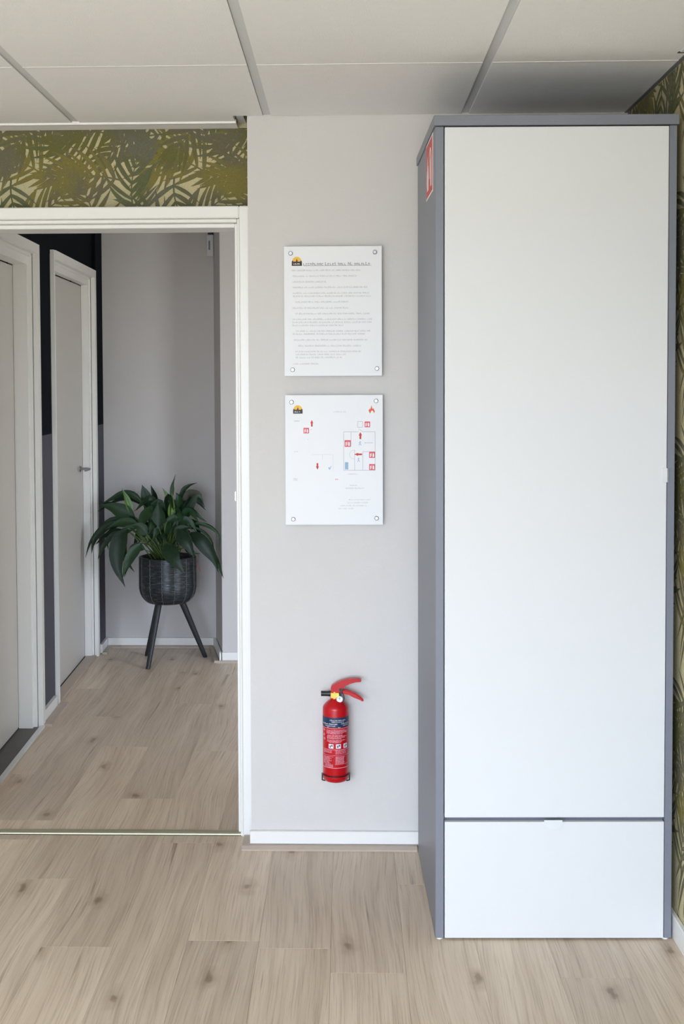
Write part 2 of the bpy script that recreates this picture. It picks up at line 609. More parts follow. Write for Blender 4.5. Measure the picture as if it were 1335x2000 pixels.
box(bm, WIN[1], RX, BY - 0.2, BY, -0.05, WT)
box(bm, WIN[0], WIN[1], BY - 0.2, BY, -0.05, WIN[2])
box(bm, WIN[0], WIN[1], BY - 0.2, BY, WIN[3], WT)
struct('wall_back', bm, M['white_flat'], 'plain white window wall behind the camera', 'wall')
win = empty('window_1', (WIN[0], BY - 0.1, WIN[2]))
tag(win, 'white framed window in the wall behind the camera', 'window', kind='structure')
fw = 0.05
for nm, b4 in (('frame_stile', (WIN[0], WIN[0] + fw, WIN[2], WIN[3])), ('frame_stile', (WIN[1] - fw, WIN[1], WIN[2], WIN[3])),
               ('frame_rail', (WIN[0] + fw, WIN[1] - fw, WIN[2], WIN[2] + fw)), ('frame_rail', (WIN[0] + fw, WIN[1] - fw, WIN[3] - fw, WIN[3])),
               ('mullion', ((WIN[0] + WIN[1]) / 2 - 0.03, (WIN[0] + WIN[1]) / 2 + 0.03, WIN[2] + fw, WIN[3] - fw))):
    bm = B(); box(bm, b4[0], b4[1], BY - 0.14, BY - 0.08, b4[2], b4[3], 0.004)
    obj(nm, bm, M['white'], win)
for a, b2 in ((WIN[0] + fw, (WIN[0] + WIN[1]) / 2 - 0.03), ((WIN[0] + WIN[1]) / 2 + 0.03, WIN[1] - fw)):
    bm = B(); box(bm, a, b2, BY - 0.113, BY - 0.107, WIN[2] + fw, WIN[3] - fw)
    obj('pane', bm, M['glass'], win)

# hallway shell
def hx(y, off=0.0):            # front plane of the frames along the hallway's left wall
    return -1.290 - 0.027 * (y - 1.346) + off


WO = -0.022                    # wall face lies this far behind the frame fronts


def hseg(bm, y0, y1, z0, z1, o0, o1, mi=0):
    prism(bm, [(hx(y0, o0), y0), (hx(y0, o1), y0), (hx(y1, o1), y1), (hx(y1, o0), y1)], z0, z1, mi)


HC = 2.36
bm = B()
for y0, y1, z0, z1 in ((0.28, 0.40, -0.05, HC), (0.40, 1.365, 2.03, HC), (1.365, 1.665, -0.05, HC), (1.665, 2.73, 2.045, HC)):
    hseg(bm, y0, y1, z0, z1, WO - 0.12, WO)
hseg(bm, 2.73, 3.05, -0.05, HC, WO - 0.12, -0.004)
struct('wall_hall_left', bm, M['two_tone'], 'hallway wall painted black above and dark grey below with two doors', 'wall')
bm = B(); box(bm, -1.6, HRX, 2.93, 3.05, -0.05, HC)
struct('wall_hall_back', bm, M['hall_wall'], 'light grey end wall of the hallway behind the potted plant', 'wall')
bm = B(); prism(bm, [(-0.722, 2.93), (-0.650, 2.56), (HRX, 2.56), (HRX, 2.93)], -0.05, HC)
struct('wall_hall_column', bm, M['hall_wall'], 'grey boxed-out corner at the right end of the hallway', 'wall')
bm = B()
box(bm, HRX, HRX + 0.12, 0.18, 3.05, -0.05, HC)
box(bm, RX + 0.1, HWIN[0], 0.18, 0.30, -0.05, HC); box(bm, HWIN[1], HRX, 0.18, 0.30, -0.05, HC)
box(bm, HWIN[0], HWIN[1], 0.18, 0.30, -0.05, HWIN[2]); box(bm, HWIN[0], HWIN[1], 0.18, 0.30, HWIN[3], HC)
struct('wall_hall_right', bm, M['hall_wall'], 'grey hallway wall hidden behind the panel wall', 'wall')
bm = B(); box(bm, -1.75, HRX + 0.12, 0.18, 3.15, HC, HC + 0.06)
struct('ceiling_hall', bm, M['white_flat'], 'white hallway ceiling above the doorway head', 'ceiling')

w2 = empty('hall_fill_window', (HWIN[0], 0.24, HWIN[2]))  # added glazing, out of view, that lets extra daylight into the hallway
tag(w2, 'unseen glazed opening added at the right to brighten the hallway', 'window', kind='structure')
for nm, b4 in (('frame_stile', (HWIN[0], HWIN[0] + 0.05, HWIN[2], HWIN[3])), ('frame_stile', (HWIN[1] - 0.05, HWIN[1], HWIN[2], HWIN[3])),
               ('frame_rail', (HWIN[0] + 0.05, HWIN[1] - 0.05, HWIN[2], HWIN[2] + 0.05)), ('frame_rail', (HWIN[0] + 0.05, HWIN[1] - 0.05, HWIN[3] - 0.05, HWIN[3]))):
    bm = B(); box(bm, b4[0], b4[1], 0.20, 0.27, b4[2], b4[3], 0.004)
    obj(nm, bm, M['white'], w2)
bm = B(); box(bm, HWIN[0] + 0.05, HWIN[1] - 0.05, 0.232, 0.238, HWIN[2] + 0.05, HWIN[3] - 0.05)
obj('pane', bm, M['glass'], w2)
# unseen backing walls, added to stop sky light leaking past the hallway doors
bm = B()
hseg(bm, 0.28, 3.05, -0.05, HC, WO - 0.30, WO - 0.26)
struct('wall_hall_backing', bm, M['white_flat'], 'unseen backing added behind the two hallway doors to block light', 'wall')
bm = B(); box(bm, -1.75, -1.25, 0.16, 0.279, -0.05, HC); box(bm, -1.75, -1.45, 3.05, 3.15, -0.05, HC)
struct('wall_hall_end', bm, M['white_flat'], 'unseen wall ends added to close the space behind the hallway doors', 'wall')

# ------------------------------------------------------------------ structure: suspended ceiling
bm = B(); box(bm, LX - 0.1, RX + 0.1, BY - 0.2, 0.28, WT, WT + 0.1)
ceiling = struct('ceiling', bm, M['void'], 'suspended ceiling of white square tiles in a grey metal grid', 'ceiling')
GX, GY = 0.6095, 0.6065
bars = [-0.241 + GX * i for i in range(-4, 2)]      # long bars, running away from the camera
bars = [b2 for b2 in bars if LX < b2 < RX]
rows = [-0.612 - GY * i for i in range(0, 9)]
rows = [r2 for r2 in rows if r2 > BY]
edges_x = [LX] + bars + [RX]
edges_y = [BY] + sorted(rows) + [-0.003]
TB = 0.0125
for xa, xb in zip(edges_x, edges_x[1:]):
    for ya, yb in zip(edges_y, edges_y[1:]):
        bm = B()
        x0 = xa + (TB if xa != LX else 0.0); x1 = xb - (TB if xb != RX else 0.012)
        y0 = ya + 0.003; y1 = yb - (0.003 if yb < -0.01 else 0)
        if yb > -0.01 and xb < -0.2:
            xr = min(x1, -0.346)
            if xb > -0.3:     # the bay that meets the corner of the panel wall is cut to an L
                pts = [(x0, y0), (x1, y0), (x1, -0.003), (xr, -0.003), (xr, 0.078), (x0, 0.078)]
            else:
                pts = [(x0, y0), (x1, y0), (x1, 0.078), (x0, 0.078)]
            prism(bm, pts, CEIL, CEIL + 0.015)
        else:
            box(bm, x0, x1, y0, y1, CEIL, CEIL + 0.015)
        obj('ceiling_tile', bm, M['tile'], ceiling, loc=((x0 + x1) / 2, (y0 + y1) / 2, CEIL))
for bx_ in bars:
    y1 = 0.155 if bx_ < -0.30 else -0.001
    bm = B()
    box(bm, bx_ - TB + 0.001, bx_ + TB - 0.001, BY, y1, CEIL + 0.004, CEIL + 0.008)
    box(bm, bx_ - 0.002, bx_ + 0.002, BY, y1, CEIL + 0.008, CEIL + 0.04)
    obj('main_bar', bm, M['bar'], ceiling)
for ry in rows:
    for xa, xb in zip(edges_x, edges_x[1:]):
        bm = B()
        box(bm, xa + (TB if xa != LX else 0), xb - (TB if xb != RX else 0.012), ry - 0.0035, ry + 0.0035, CEIL - 0.001, CEIL + 0.02)
        obj('cross_bar', bm, M['white'], ceiling)
bm = B(); box(bm, RX - 0.012, RX, BY, -0.001, CEIL - 0.002, CEIL + 0.025)
obj('edge_profile', bm, M['angle'], ceiling)
bm = B(); box(bm, LX, -0.343, 0.079, 0.156, CEIL - 0.006, CEIL - 0.002)
box(bm, LX, -0.343, 0.076, 0.082, CEIL - 0.006, CEIL + 0.006)
obj('edge_profile', bm, M['tile'], ceiling)
bm = B(); box(bm, -0.341, -0.318, 0.02, 0.150, CEIL + 0.010, CEIL + 0.013)
obj('bar_stub', bm, M['bar'], ceiling)
bm = B(); box(bm, RX - 0.034, RX - 0.013, -0.700, -0.686, CEIL - 0.0012, CEIL - 0.0002)
obj('bracket_slot', bm, M['thresh_dark'], ceiling)
bm = B(); box(bm, RX - 0.030, RX - 0.013, -0.900, -0.702, CEIL - 0.0030, CEIL - 0.0002)
obj('bracket_bar', bm, M['bar'], ceiling)

# ------------------------------------------------------------------ structure: wallpaper print (palm fronds)
def fronds(seed):
    """outlines of one pattern repeat: list of (layer, [(u,v)...]) in metres"""
    g = random.Random(seed)
    PU, PV = 0.530, 0.64
    out = []
    lay = 0
    n = 0
    cells = [(i, j) for j in range(5) for i in range(4)]
    g.shuffle(cells)
    for ci, cj in cells:
        cx = (ci + g.uniform(0.15, 0.85)) * PU / 4
        cy = (cj + g.uniform(0.15, 0.85)) * PV / 5
        a0 = g.uniform(0, 2 * math.pi)
        bend = g.uniform(-1.3, 1.3)
        L = g.uniform(0.20, 0.28)
        nl = int(L / 0.0245)
        layer = n % 3
        n += 1
        px, py = cx, cy
        pts = []
        for s in range(nl + 1):
            a = a0 + bend * (s / nl - 0.5)
            pts.append((px, py, a))
            px += math.cos(a) * L / nl
            py += math.sin(a) * L / nl
        # rachis
        for s in range(nl):
            x, y, a = pts[s]; x2, y2, a2 = pts[s + 1]
            w = 0.0022 * (1 - s / nl) + 0.0008
            out.append((layer, n * 10 + 9, [(x - w * math.sin(a), y + w * math.cos(a)), (x + w * math.sin(a), y - w * math.cos(a)),
                                (x2 + w * math.sin(a2), y2 - w * math.cos(a2)), (x2 - w * math.sin(a2), y2 + w * math.cos(a2))]))
        for s in range(1, nl + 1):
            t = s / nl
            for side in (1, -1):
                x, y, a = pts[s]
                ll = (0.055 + 0.075 * math.sin(math.pi * min(1, 0.25 + 0.7 * t))) * g.uniform(0.8, 1.15)
                w = g.uniform(0.0060, 0.0086)
                d = a + side * (1.15 - 0.75 * t + g.uniform(-0.08, 0.08))
                cv = -side * g.uniform(0.1, 0.7)
                left, right = [], []
                qx, qy = x, y
                K = 6
                for q in range(K + 1):
                    f = q / K
                    dd = d + cv * f
                    ww = w * (math.sin(math.pi * min(1.0, 0.12 + 0.88 * f) ** 0.8)) if q < K else 0.0
                    ww = max(ww, 0.0004)
                    left.append((qx - ww * math.sin(dd), qy + ww * math.cos(dd)))
                    right.append((qx + ww * math.sin(dd), qy - ww * math.cos(dd)))
                    qx += math.cos(dd) * ll / K
                    qy += math.sin(dd) * ll / K
                for q in range(K):
                    out.append((layer, n * 10 + (s % 4) * 2 + (side + 1) // 2, [left[q], right[q], right[q + 1], left[q + 1]]))
    return out, PU, PV


def paper(parent, u0, u1, v0, v1, place, name, seed=11, du=0.0, dv=0.0):
    pat, PU, PV = fronds(seed)
    bm = B()
    for iu in range(int((u0 - du) // PU) - 1, int((u1 - du) // PU) + 2):
        for iv in range(int((v0 - dv) // PV) - 1, int((v1 - dv) // PV) + 2):
            ou, ov = iu * PU + du, iv * PV + dv
            for layer, idx, poly in pat:
                us = [p[0] + ou for p in poly]; vs = [p[1] + ov for p in poly]
                if max(us) < u0 or min(us) > u1 or max(vs) < v0 or min(vs) > v1: continue
                try:
                    f = bm.faces.new([bm.verts.new((u, 0.0002 + 0.000007 * idx, v)) for u, v in zip(us, vs)])
                    f.material_index = layer
                except ValueError:
                    pass
    for co, no in (((u0, 0, 0), (-1, 0, 0)), ((u1, 0, 0), (1, 0, 0)), ((0, 0, v0), (0, 0, -1)), ((0, 0, v1), (0, 0, 1))):
        bmesh.ops.bisect_plane(bm, geom=bm.verts[:] + bm.edges[:] + bm.faces[:], plane_co=co, plane_no=no, clear_outer=True)
    for v in bm.verts:
        v.co = place(v.co)
    o = obj(name, bm, [M['ink1'], M['ink2'], M['ink3']], parent)
    o['kind'] = 'stuff'
    return o


paper(wall_door, LX, -0.303, 1.99, CEIL - 0.004, lambda c: Vector((c.x, 0.16 - c.y, c.z)), 'palm_leaf_print', du=0.02, dv=0.03)
paper(wall_right, -3.2, -0.002, 0.02, CEIL - 0.004, lambda c: Vector((RX - c.y, c.x, c.z)), 'palm_leaf_print', du=0.17, dv=0.2)

# ------------------------------------------------------------------ structure: skirtings, floor mouldings, door frames
def moulding(bm, p0, p1, w, h):
    """low wedge moulding on the floor from p0 to p1; w goes to the right-hand side of the run"""
    a, b2 = Vector((p0[0], p0[1], 0)), Vector((p1[0], p1[1], 0))
    d = (b2 - a).normalized()
    n = Vector((d.y, -d.x, 0))
    sec = [(0, 0), (0, h), (w * 0.55, h), (w, h * 0.45), (w, 0)]
    ra = [bm.verts.new(a + n * u + Vector((0, 0, v))) for u, v in sec]
    rb = [bm.verts.new(b2 + n * u + Vector((0, 0, v))) for u, v in sec]
    for i in range(5):
        bm.faces.new((ra[i], ra[(i + 1) % 5], rb[(i + 1) % 5], rb[i]))
    bm.faces.new(ra[::-1]); bm.faces.new(rb)


bm = B(); box(bm, -0.306, 0.226, -0.016, -0.0005, 0.012, 0.052, 0.0015)
struct('baseboard_front', bm, M['white'], 'white skirting board at the foot of the grey panel wall', 'skirting')
bm = B(); moulding(bm, (-0.330, -0.016), (0.219, -0.016), 0.028, 0.012)
prism(bm, [(-0.330, -0.016), (-0.330, 0.060), (-0.304, 0.060), (-0.304, -0.016)], 0.0, 0.012)
struct('trim_1', bm, M['trim_wood'], 'pale wood floor moulding wrapping the corner of the panel wall', 'moulding')
bm = B(); box(bm, RX - 0.014, RX - 0.0008, -3.4, -0.001, 0.0, 0.062, 0.002)
struct('baseboard_right', bm, M['white'], 'white skirting board below the papered wall beside the wardrobe', 'skirting')
bm = B(); moulding(bm, (-1.295, 2.912), (-0.715, 2.912), 0.022, 0.012)
struct('trim_2', bm, M['trim_wood'], 'pale wood floor moulding along the hallway end wall', 'moulding')
bm = B(); box(bm, hx(2.9, 0.010) + 0.001, -0.716, 2.913, 2.9295, 0.006, 0.052, 0.0015)
struct('baseboard_hall_back', bm, M['white'], 'white skirting board behind the plant at the end of the hallway', 'skirting')
bm = B()
hseg(bm, 1.385, 1.64, 0.004, 0.056, WO + 0.0005, WO + 0.016)
struct('baseboard_hall_left', bm, M['white'], 'short white skirting between the two hallway doors', 'skirting')
bm = B()
hseg(bm, 2.742, 2.928, 0.004, 0.052, -0.0035, 0.010)
struct('baseboard_hall_corner', bm, M['white'], 'short white skirting between far door frame and hallway end wall', 'skirting')
bm = B(); prism(bm, [(-0.650, 2.559), (-0.655, 2.545), (HRX, 2.545), (HRX, 2.559)], 0.004, 0.052)
prism(bm, [(-0.7225, 2.912), (-0.736, 2.912), (-0.664, 2.545), (-0.6505, 2.545)], 0.004, 0.052)
struct('baseboard_hall_column', bm, M['white'], 'white skirting round the boxed-out hallway corner', 'skirting')
bm = B(); moulding(bm, (-0.676, 2.545), (HRX, 2.545), 0.02, 0.012)
prism(bm, [(-0.738, 2.905), (-0.758, 2.905), (-0.690, 2.530), (-0.665, 2.530)], 0.0, 0.012)
struct('trim_3', bm, M['trim_wood'], 'pale wood moulding at the foot of the boxed-out hallway corner', 'moulding')
bm = B()
hseg(bm, 1.335, 1.70, 0.0, 0.012, WO + 0.017, WO + 0.056)
struct('trim_4', bm, M['trim_wood'], 'pale wood floor moulding between the two hallway doors', 'moulding')
bm = B()
hseg(bm, 2.728, 2.925, 0.0, 0.012, 0.0105, 0.036)
struct('trim_5', bm, M['trim_wood'], 'pale wood floor moulding in the far left hallway corner', 'moulding')

# main doorway frame: steps of architrave and lining
fr = empty('trim_6', (-0.34, 0.1, 0))
tag(fr, 'white stepped door frame around the open doorway', 'door frame', kind='structure')
JX = -0.352
bm = B(); box(bm, -0.3345, -0.3035, 0.066, 0.1595, 0.0, 2.022, 0.003)
obj('architrave', bm, M['white'], fr)
bm = B(); box(bm, -1.262, -0.3345, 0.066, 0.1595, 1.984, 2.022, 0.003)
obj('architrave', bm, M['white'], fr)
bm = B(); box(bm, -1.262, -1.231, 0.066, 0.1595, 0.0, 1.984, 0.003)
obj('architrave', bm, M['white'], fr)
bm = B(); box(bm, -0.3425, -0.3350, 0.080, 0.225, 0.0, 1.9835, 0.002)
obj('bead', bm, M['white'], fr)
bm = B(); box(bm, -1.2305, -0.3430, 0.080, 0.225, 1.972, 1.9835, 0.002)
obj('bead', bm, M['white'], fr)
bm = B(); box(bm, JX, -0.3430, 0.102, 0.225, 0.004, 1.9715, 0.002)
obj('lining', bm, M['white'], fr)
bm = B(); box(bm, -1.2140, JX, 0.102, 0.225, 1.958, 1.9715, 0.002)
obj('lining', bm, M['white'], fr)
bm = B(); box(bm, -1.2305, -1.2145, 0.080, 0.225, 0.004, 1.9715, 0.002)
obj('lining', bm, M['white'], fr)
bm = B(); box(bm, -0.3565, -0.3525, 0.10, 0.101, 1.085, 1.115)
obj('strike_plate', bm, M['chrome'], fr)

# threshold strip
th = empty('trim_7', (-0.8, 0.105, 0))
tag(th, 'pale metal threshold strip across the doorway floor', 'threshold', kind='structure')
bm = B()
sec = [(0.0875, 0.0002), (0.0895, 0.0045), (0.096, 0.0075), (0.108, 0.0085), (0.118, 0.0065), (0.1215, 0.0002)]
a = [bm.verts.new((-1.23, y, z)) for y, z in sec]; b2 = [bm.verts.new((-0.337, y, z)) for y, z in sec]
for i in range(len(sec)):
    j = (i + 1) % len(sec)
    bm.faces.new((a[i], b2[i], b2[j], a[j]))
bm.faces.new(a); bm.faces.new(b2[::-1])
obj('strip', bm, M['thresh'], th)
bm = B(); box(bm, -1.23, -0.337, 0.0835, 0.0873, 0.0001, 0.0012)
obj('groove', bm, M['thresh_dark'], th)
bm = B(); box(bm, -1.23, -0.353, 0.1217, 0.1275, 0.0001, 0.0012)
obj('groove', bm, M['thresh_dark'], th)

# hallway doors
def hall_door(name, ya, yb, ztop, zleaf, label, handle_y=None, rec=0.076, na=0.040):
    """frame between the outer edges ya..yb; the leaf lies recessed in the wall"""
    root = empty(name, (hx(ya), ya, 0))
    tag(root, label, 'door', kind='structure')
    aw = 0.040
    for y0, y1, pr in ((ya, ya + na, -0.004 if na < aw else 0.0), (yb - aw, yb, 0.0)):
        bm = B(); hseg(bm, y0, y1, 0.0, ztop, WO + 0.0006, pr)
        obj('architrave', bm, M['white'], root)
    bm = B(); hseg(bm, ya + na, yb - aw, ztop - aw, ztop, WO + 0.0006, 0.0)
    obj('architrave', bm, M['white'], root)
    s = 0.052
    for y0, y1 in ((ya + 0.002, ya + s), (yb - s, yb - 0.002)):
        bm = B(); hseg(bm, y0, y1, 0.0, ztop - 0.004, WO - 0.10, WO - 0.002)
        obj('lining', bm, M['white'], root)
    bm = B(); hseg(bm, ya + s, yb - s, ztop - s, ztop - 0.004, WO - 0.10, WO - 0.002)
    obj('lining', bm, M['white'], root)
    q = s + 0.022
    for y0, y1 in ((ya + s, ya + q), (yb - q, yb - s)):
        bm = B(); hseg(bm, y0, y1, 0.0, ztop - s, WO - rec + 0.001, WO - rec * 0.21)
        obj('door_stop', bm, M['white'], root)
    bm = B(); hseg(bm, ya + q, yb - q, zleaf + 0.005, ztop - s, WO - rec + 0.001, WO - rec * 0.21)
    obj('door_stop', bm, M['white'], root)
    bm = B(); hseg(bm, ya + q - 0.012, yb - q - 0.001 , 0.010, zleaf, WO - rec - 0.039, WO - rec)
    leaf = obj('door_leaf', bm, M['door_leaf'], root)
    if handle_y is not None:
        bm = B()
        z = 1.015
        xf = hx(handle_y, WO - rec)
        tube(bm, [(xf, handle_y, z), (xf + 0.046, handle_y, z), (xf + 0.052, handle_y - 0.012, z), (xf + 0.052, handle_y - 0.115, z)], 0.0065, 10)
        tube(bm, [(xf, handle_y, z), (xf + 0.008, handle_y, z)], 0.015, 16)
        obj('door_handle', bm, M['chrome'], leaf, smooth=False)
    return root


hall_door('door_1', 0.405, 1.362, 2.048, 1.955, 'half seen grey door in white frame nearest the doorway in the hallway')
hall_door('door_2', 1.670, 2.725, 2.062, 1.975, 'grey door in white frame at the far end of the hallway', 2.575, rec=0.047, na=0.024)
# door sills
bm = B(); hseg(bm, 0.46, 1.31, 0.0, 0.006, WO - 0.13, -0.014)
struct('trim_8', bm, M['dark_tile'], 'dark stone sill under the nearest hallway door', 'sill')
bm = B(); hseg(bm, 0.42, 1.33, 0.0, 0.010, -0.0135, 0.004)
struct('trim_9', bm, M['bar'], 'light grey edging strip beside the dark door sill', 'edging')
bm = B(); hseg(bm, 1.73, 2.66, 0.0, 0.006, WO - 0.10, WO - 0.040)
struct('trim_10', bm, M['thresh_dark'], 'dark strip standing in for the shaded gap under the far hallway door', 'sill')  # dark colour stands in for shade in the gap below the leaf
bm = B(); hseg(bm, 1.73, 2.664, 0.0, 0.011, WO - 0.0395, WO + 0.012)
struct('trim_11', bm, M['trim_wood'], 'pale wood sill strip in front of the far hallway door', 'sill')

# ------------------------------------------------------------------ wardrobe
WA = R(1.0)
WX, WY = 0.231, -0.648
wd = empty('wardrobe', (WX, WY, 0), WA)
tag(wd, 'tall grey wardrobe with white door and white bottom drawer', 'wardrobe')
W, D = 0.618, 0.590
T = 0.019
G = M['cab_grey']
bm = B(); box(bm, 0, 0.022, 0.0, D, 0.004, 2.118, 0.0012); obj('side_panel', bm, G, wd)
bm = B(); box(bm, W - 0.0195, W, 0.0, D, 0.004, 2.118, 0.0012); obj('side_panel', bm, G, wd)
bm = B(); box(bm, -0.004, W + 0.004, -0.006, D, 2.1195, 2.1455, 0.0012); obj('top_panel', bm, G, wd)
bm = B(); box(bm, 0.0222, W - 0.0198, 0.022, D - 0.008, 0.025, 0.043); obj('bottom_panel', bm, G, wd)
bm = B(); box(bm, 0.0222, W - 0.0198, D - 0.007, D - 0.002, 0.03, 2.118); obj('back_panel', bm, G, wd)
bm = B(); box(bm, 0.0222, W - 0.0198, 0.020, D - 0.008, 0.312, 0.330); obj('shelf', bm, G, wd)
bm = B(); box(bm, 0.0242, W - 0.0215, -0.003, 0.016, 0.326, 2.116, 0.0015, seg=2); door = obj('door', bm, M['cab_white'], wd)
bm = B(); box(bm, 0.0242, W - 0.0215, -0.003, 0.016, 0.005, 0.3145, 0.0015, seg=2); drawer = obj('drawer', bm, M['cab_white'], wd)
# pull tabs
bm = B(); box(bm, W - 0.034, W - 0.0172, -0.0042, -0.0031, 1.203, 1.240, 0.0005)
box(bm, W - 0.0212, W - 0.0172, -0.0042, -0.0002, 1.203, 1.240, 0.0005)
obj('pull_tab', bm, M['tab'], door)
bm = B()
cx_, r_ = 0.0242 + (W - 0.0487) / 2 - 0.002, 0.0235
pts = [(cx_ - r_, 0.3200), (cx_ - r_, 0.3135)] + [(cx_ - r_ * math.cos(t), 0.3135 - r_ * 0.72 * math.sin(t)) for t in [math.pi * i / 14 for i in range(1, 14)]] + [(cx_ + r_, 0.3135), (cx_ + r_, 0.3200)]
plate(bm, pts, -0.0075, -0.0031)
obj('pull_tab', bm, M['tab'], drawer)
for fx in (0.012, W - 0.014):
    for fy in (0.011, D - 0.03):
        bm = B(); lathe(bm, [(0.009, 0.0), (0.009, 0.0038)], fx, fy, 14); obj('foot', bm, M['foot'], wd)

# safety sign on the wardrobe's left side (turned with the wardrobe)
sg = empty('safety_sign', (WX, WY, 0), WA)
sg['label'] = 'red and white fire extinguisher sign stuck high on the wardrobe side'
sg['category'] = 'sign'
y0, y1, z0, z1 = 0.058, 0.262, 1.963, 2.115
sx = -0.0005
def sbox(ya, yb, za, zb, h):
    bm = B(); box(bm, sx - h, sx, ya, yb, za, zb); return bm
obj('backing', sbox(y0, y1, z0, z1, 0.0010), M['sign_white'], sg)
obj('red_field', sbox(y0 + 0.009, y1 - 0.007, z0 + 0.006, z1 - 0.006, 0.0014), M['sign_red'], sg)


def sprism(pts, h=0.0018):
    bm = B()
    a = [bm.verts.new((sx - h, y, z)) for y, z in pts]; b2 = [bm.verts.new((sx, y, z)) for y, z in pts]
    n = len(pts)
    bm.faces.new(a); bm.faces.new(b2[::-1])
    for i in range(n): bm.faces.new((a[i], b2[i], b2[(i + 1) % n], a[(i + 1) % n]))
    return bm


# pictogram: extinguisher body with hose, and flames
obj('extinguisher_pictogram', sprism([(0.092, 1.985), (0.122, 1.985), (0.122, 2.050), (0.115, 2.062), (0.118, 2.075), (0.135, 2.082), (0.134, 2.090), (0.107, 2.085), (0.093, 2.060), (0.092, 2.050)]), M['sign_white'], sg)
obj('hose_pictogram', sprism([(0.135, 2.078), (0.150, 2.066), (0.152, 2.010), (0.158, 2.010), (0.157, 2.070), (0.138, 2.085)]), M['sign_white'], sg)
obj('flame_pictogram', sprism([(0.185, 1.985), (0.222, 1.985), (0.232, 2.010), (0.226, 2.042), (0.219, 2.024), (0.212, 2.078), (0.199, 2.038), (0.192, 2.052), (0.181, 2.010)]), M['sign_white'], sg)

# ------------------------------------------------------------------ notice panels
PY0, PY1 = -0.0245, -0.0195     # front and back of the panels
PR = random.Random(9)


def words(bm, x0, x1, z, h, y):
    """one line of tiny printed characters between x0 and x1"""
    x = x0
    while x < x1:
        n = PR.randint(2, 9)
        for _ in range(n):
            w = h * PR.uniform(0.42, 0.72)
            if x + w > x1: return
            hh = h * PR.choice((0.72, 0.72, 0.72, 1.0))
            s = w * 0.30
            def q(a, b3, c, d):
                bm.faces.new([bm.verts.new(p) for p in ((a, y, c), (b3, y, c), (b3, y, d), (a, y, d))])
            q(x, x + s, z, z + hh)
            k = PR.randint(0, 2)
            if k: q(x + s, x + w, z + h * 0.56, z + h * 0.72)
            if k == 2: q(x + w - s, x + w, z, z + h * 0.56)
            else: q(x + s, x + w, z, z + h * 0.14)
            x += w + h * 0.16
        x += h * 0.42


def flat(bm, pts, y, mi=0):
    bm.faces.new([bm.verts.new((x, y, z)) for x, z in pts]).material_index = mi


def line(bm, a, b3, w, y):
    d = Vector((b3[0] - a[0], b3[1] - a[1])).normalized()
    n = Vector((-d.y, d.x)) * w / 2
    flat(bm, [(a[0] + n.x, a[1] + n.y), (a[0] - n.x, a[1] - n.y), (b3[0] - n.x, b3[1] - n.y), (b3[0] + n.x, b3[1] + n.y)], y)


def emblem(root, X, Z, s, y):
    """small emblem: half sun over a dark ridge with a lettered band (X,Z = lower left, s = width)"""
    bm = B()
    n = 18
    flat(bm, [(X + s * (0.5 + 0.46 * math.cos(math.pi * i / n)), Z + s * (0.42 + 0.46 * math.sin(math.pi * i / n))) for i in range(n + 1)], y)
    sun = obj('emblem_sun', bm, M['print_yellow'], root)
    bm = B()
    prof = [(0, 0), (1, 0), (1, .42), (.9, .52), (.8, .40), (.68, .42), (.60, .40), (.55, .55), (.5, .72), (.45, .55), (.40, .40), (.30, .44), (.2, .40), (.1, .52), (0, .42)]
    flat(bm, [(X + s * u, Z + s * v) for u, v in prof], y - 0.0002)
    obj('emblem_ridge', bm, M['print_dark'], root)
    bm = B()
    words(bm, X + s * 0.16, X + s * 0.84, Z + s * 0.12, s * 0.17, y - 0.0004)
    obj('emblem_lettering', bm, M['print_white'], root)


def panel_base(name, x0, x1, z0, z1, label, caps):
    root = empty(name, ((x0 + x1) / 2, PY1, z0))
    tag(root, label, 'notice panel', 'white notice panels on the grey wall')
    bm = B(); box(bm, x0, x1, PY0, PY1, z0, z1, 0.0008)
    obj('plate', bm, M['panel'], root)
    for cx_, cz_ in caps:
        bm = B()
        m = Matrix.Translation((cx_, 0, cz_)) @ Matrix.Rotation(R(90), 4, 'X')
        lathe(bm, [(0.0062, 0.0005), (0.0062, 0.0195)], 0, 0, 16)
        lathe(bm, [(0.0066, 0.0246), (0.0066, 0.0268), (0.0050, 0.0282)], 0, 0, 20)
        bmesh.ops.transform(bm, matrix=m, verts=bm.verts)
        obj('standoff', bm, M['chrome'], root)
    return root


YP = PY0 - 0.0004
# text panel
X0, X1, Z0, Z1 = -0.189, 0.1125, 1.484, 1.8835
def U1(zx): return X0 + (X1 - X0) * (zx - 80) / (1190.0 - 80)
def V1(zy): return Z1 - (Z1 - Z0) * (zy - 120) / (1595.0 - 120)
np1 = panel_base('notice_panel', X0, X1, Z0, Z1, 'upper white notice panel covered with lines of grey text',
                 [(U1(155), V1(200)), (U1(1110), V1(192)), (U1(1130), V1(1512)), (U1(172), V1(1522))])
bm = B()
words(bm, U1(300), U1(1072), V1(338), 0.0098, YP)
line(bm, (U1(300), V1(341)), (U1(1072), V1(341)), 0.0008, YP)
obj('title_print', bm, M['print_mid'], np1)
bm = B()
for zy, a, c in ((390, 170, 965), (455, 180, 905), (520, 175, 575), (583, 180, 1040), (648, 180, 1045), (683, 180, 1075), (748, 210, 815), (817, 175, 825),
                 (882, 210, 1060), (945, 175, 1085), (980, 175, 1080), (1015, 175, 765), (1080, 215, 1065), (1113, 175, 1000), (1180, 190, 1025),
                 (1248, 240, 950), (1312, 205, 960), (1345, 210, 790), (1380, 210, 750), (1452, 180, 490)):
    words(bm, U1(a), U1(c), V1(zy + 11), 0.0056, YP)
obj('text_print', bm, M['print_grey'], np1)['kind'] = 'stuff'
emblem(np1, U1(168), V1(341), U1(284) - U1(168), YP)

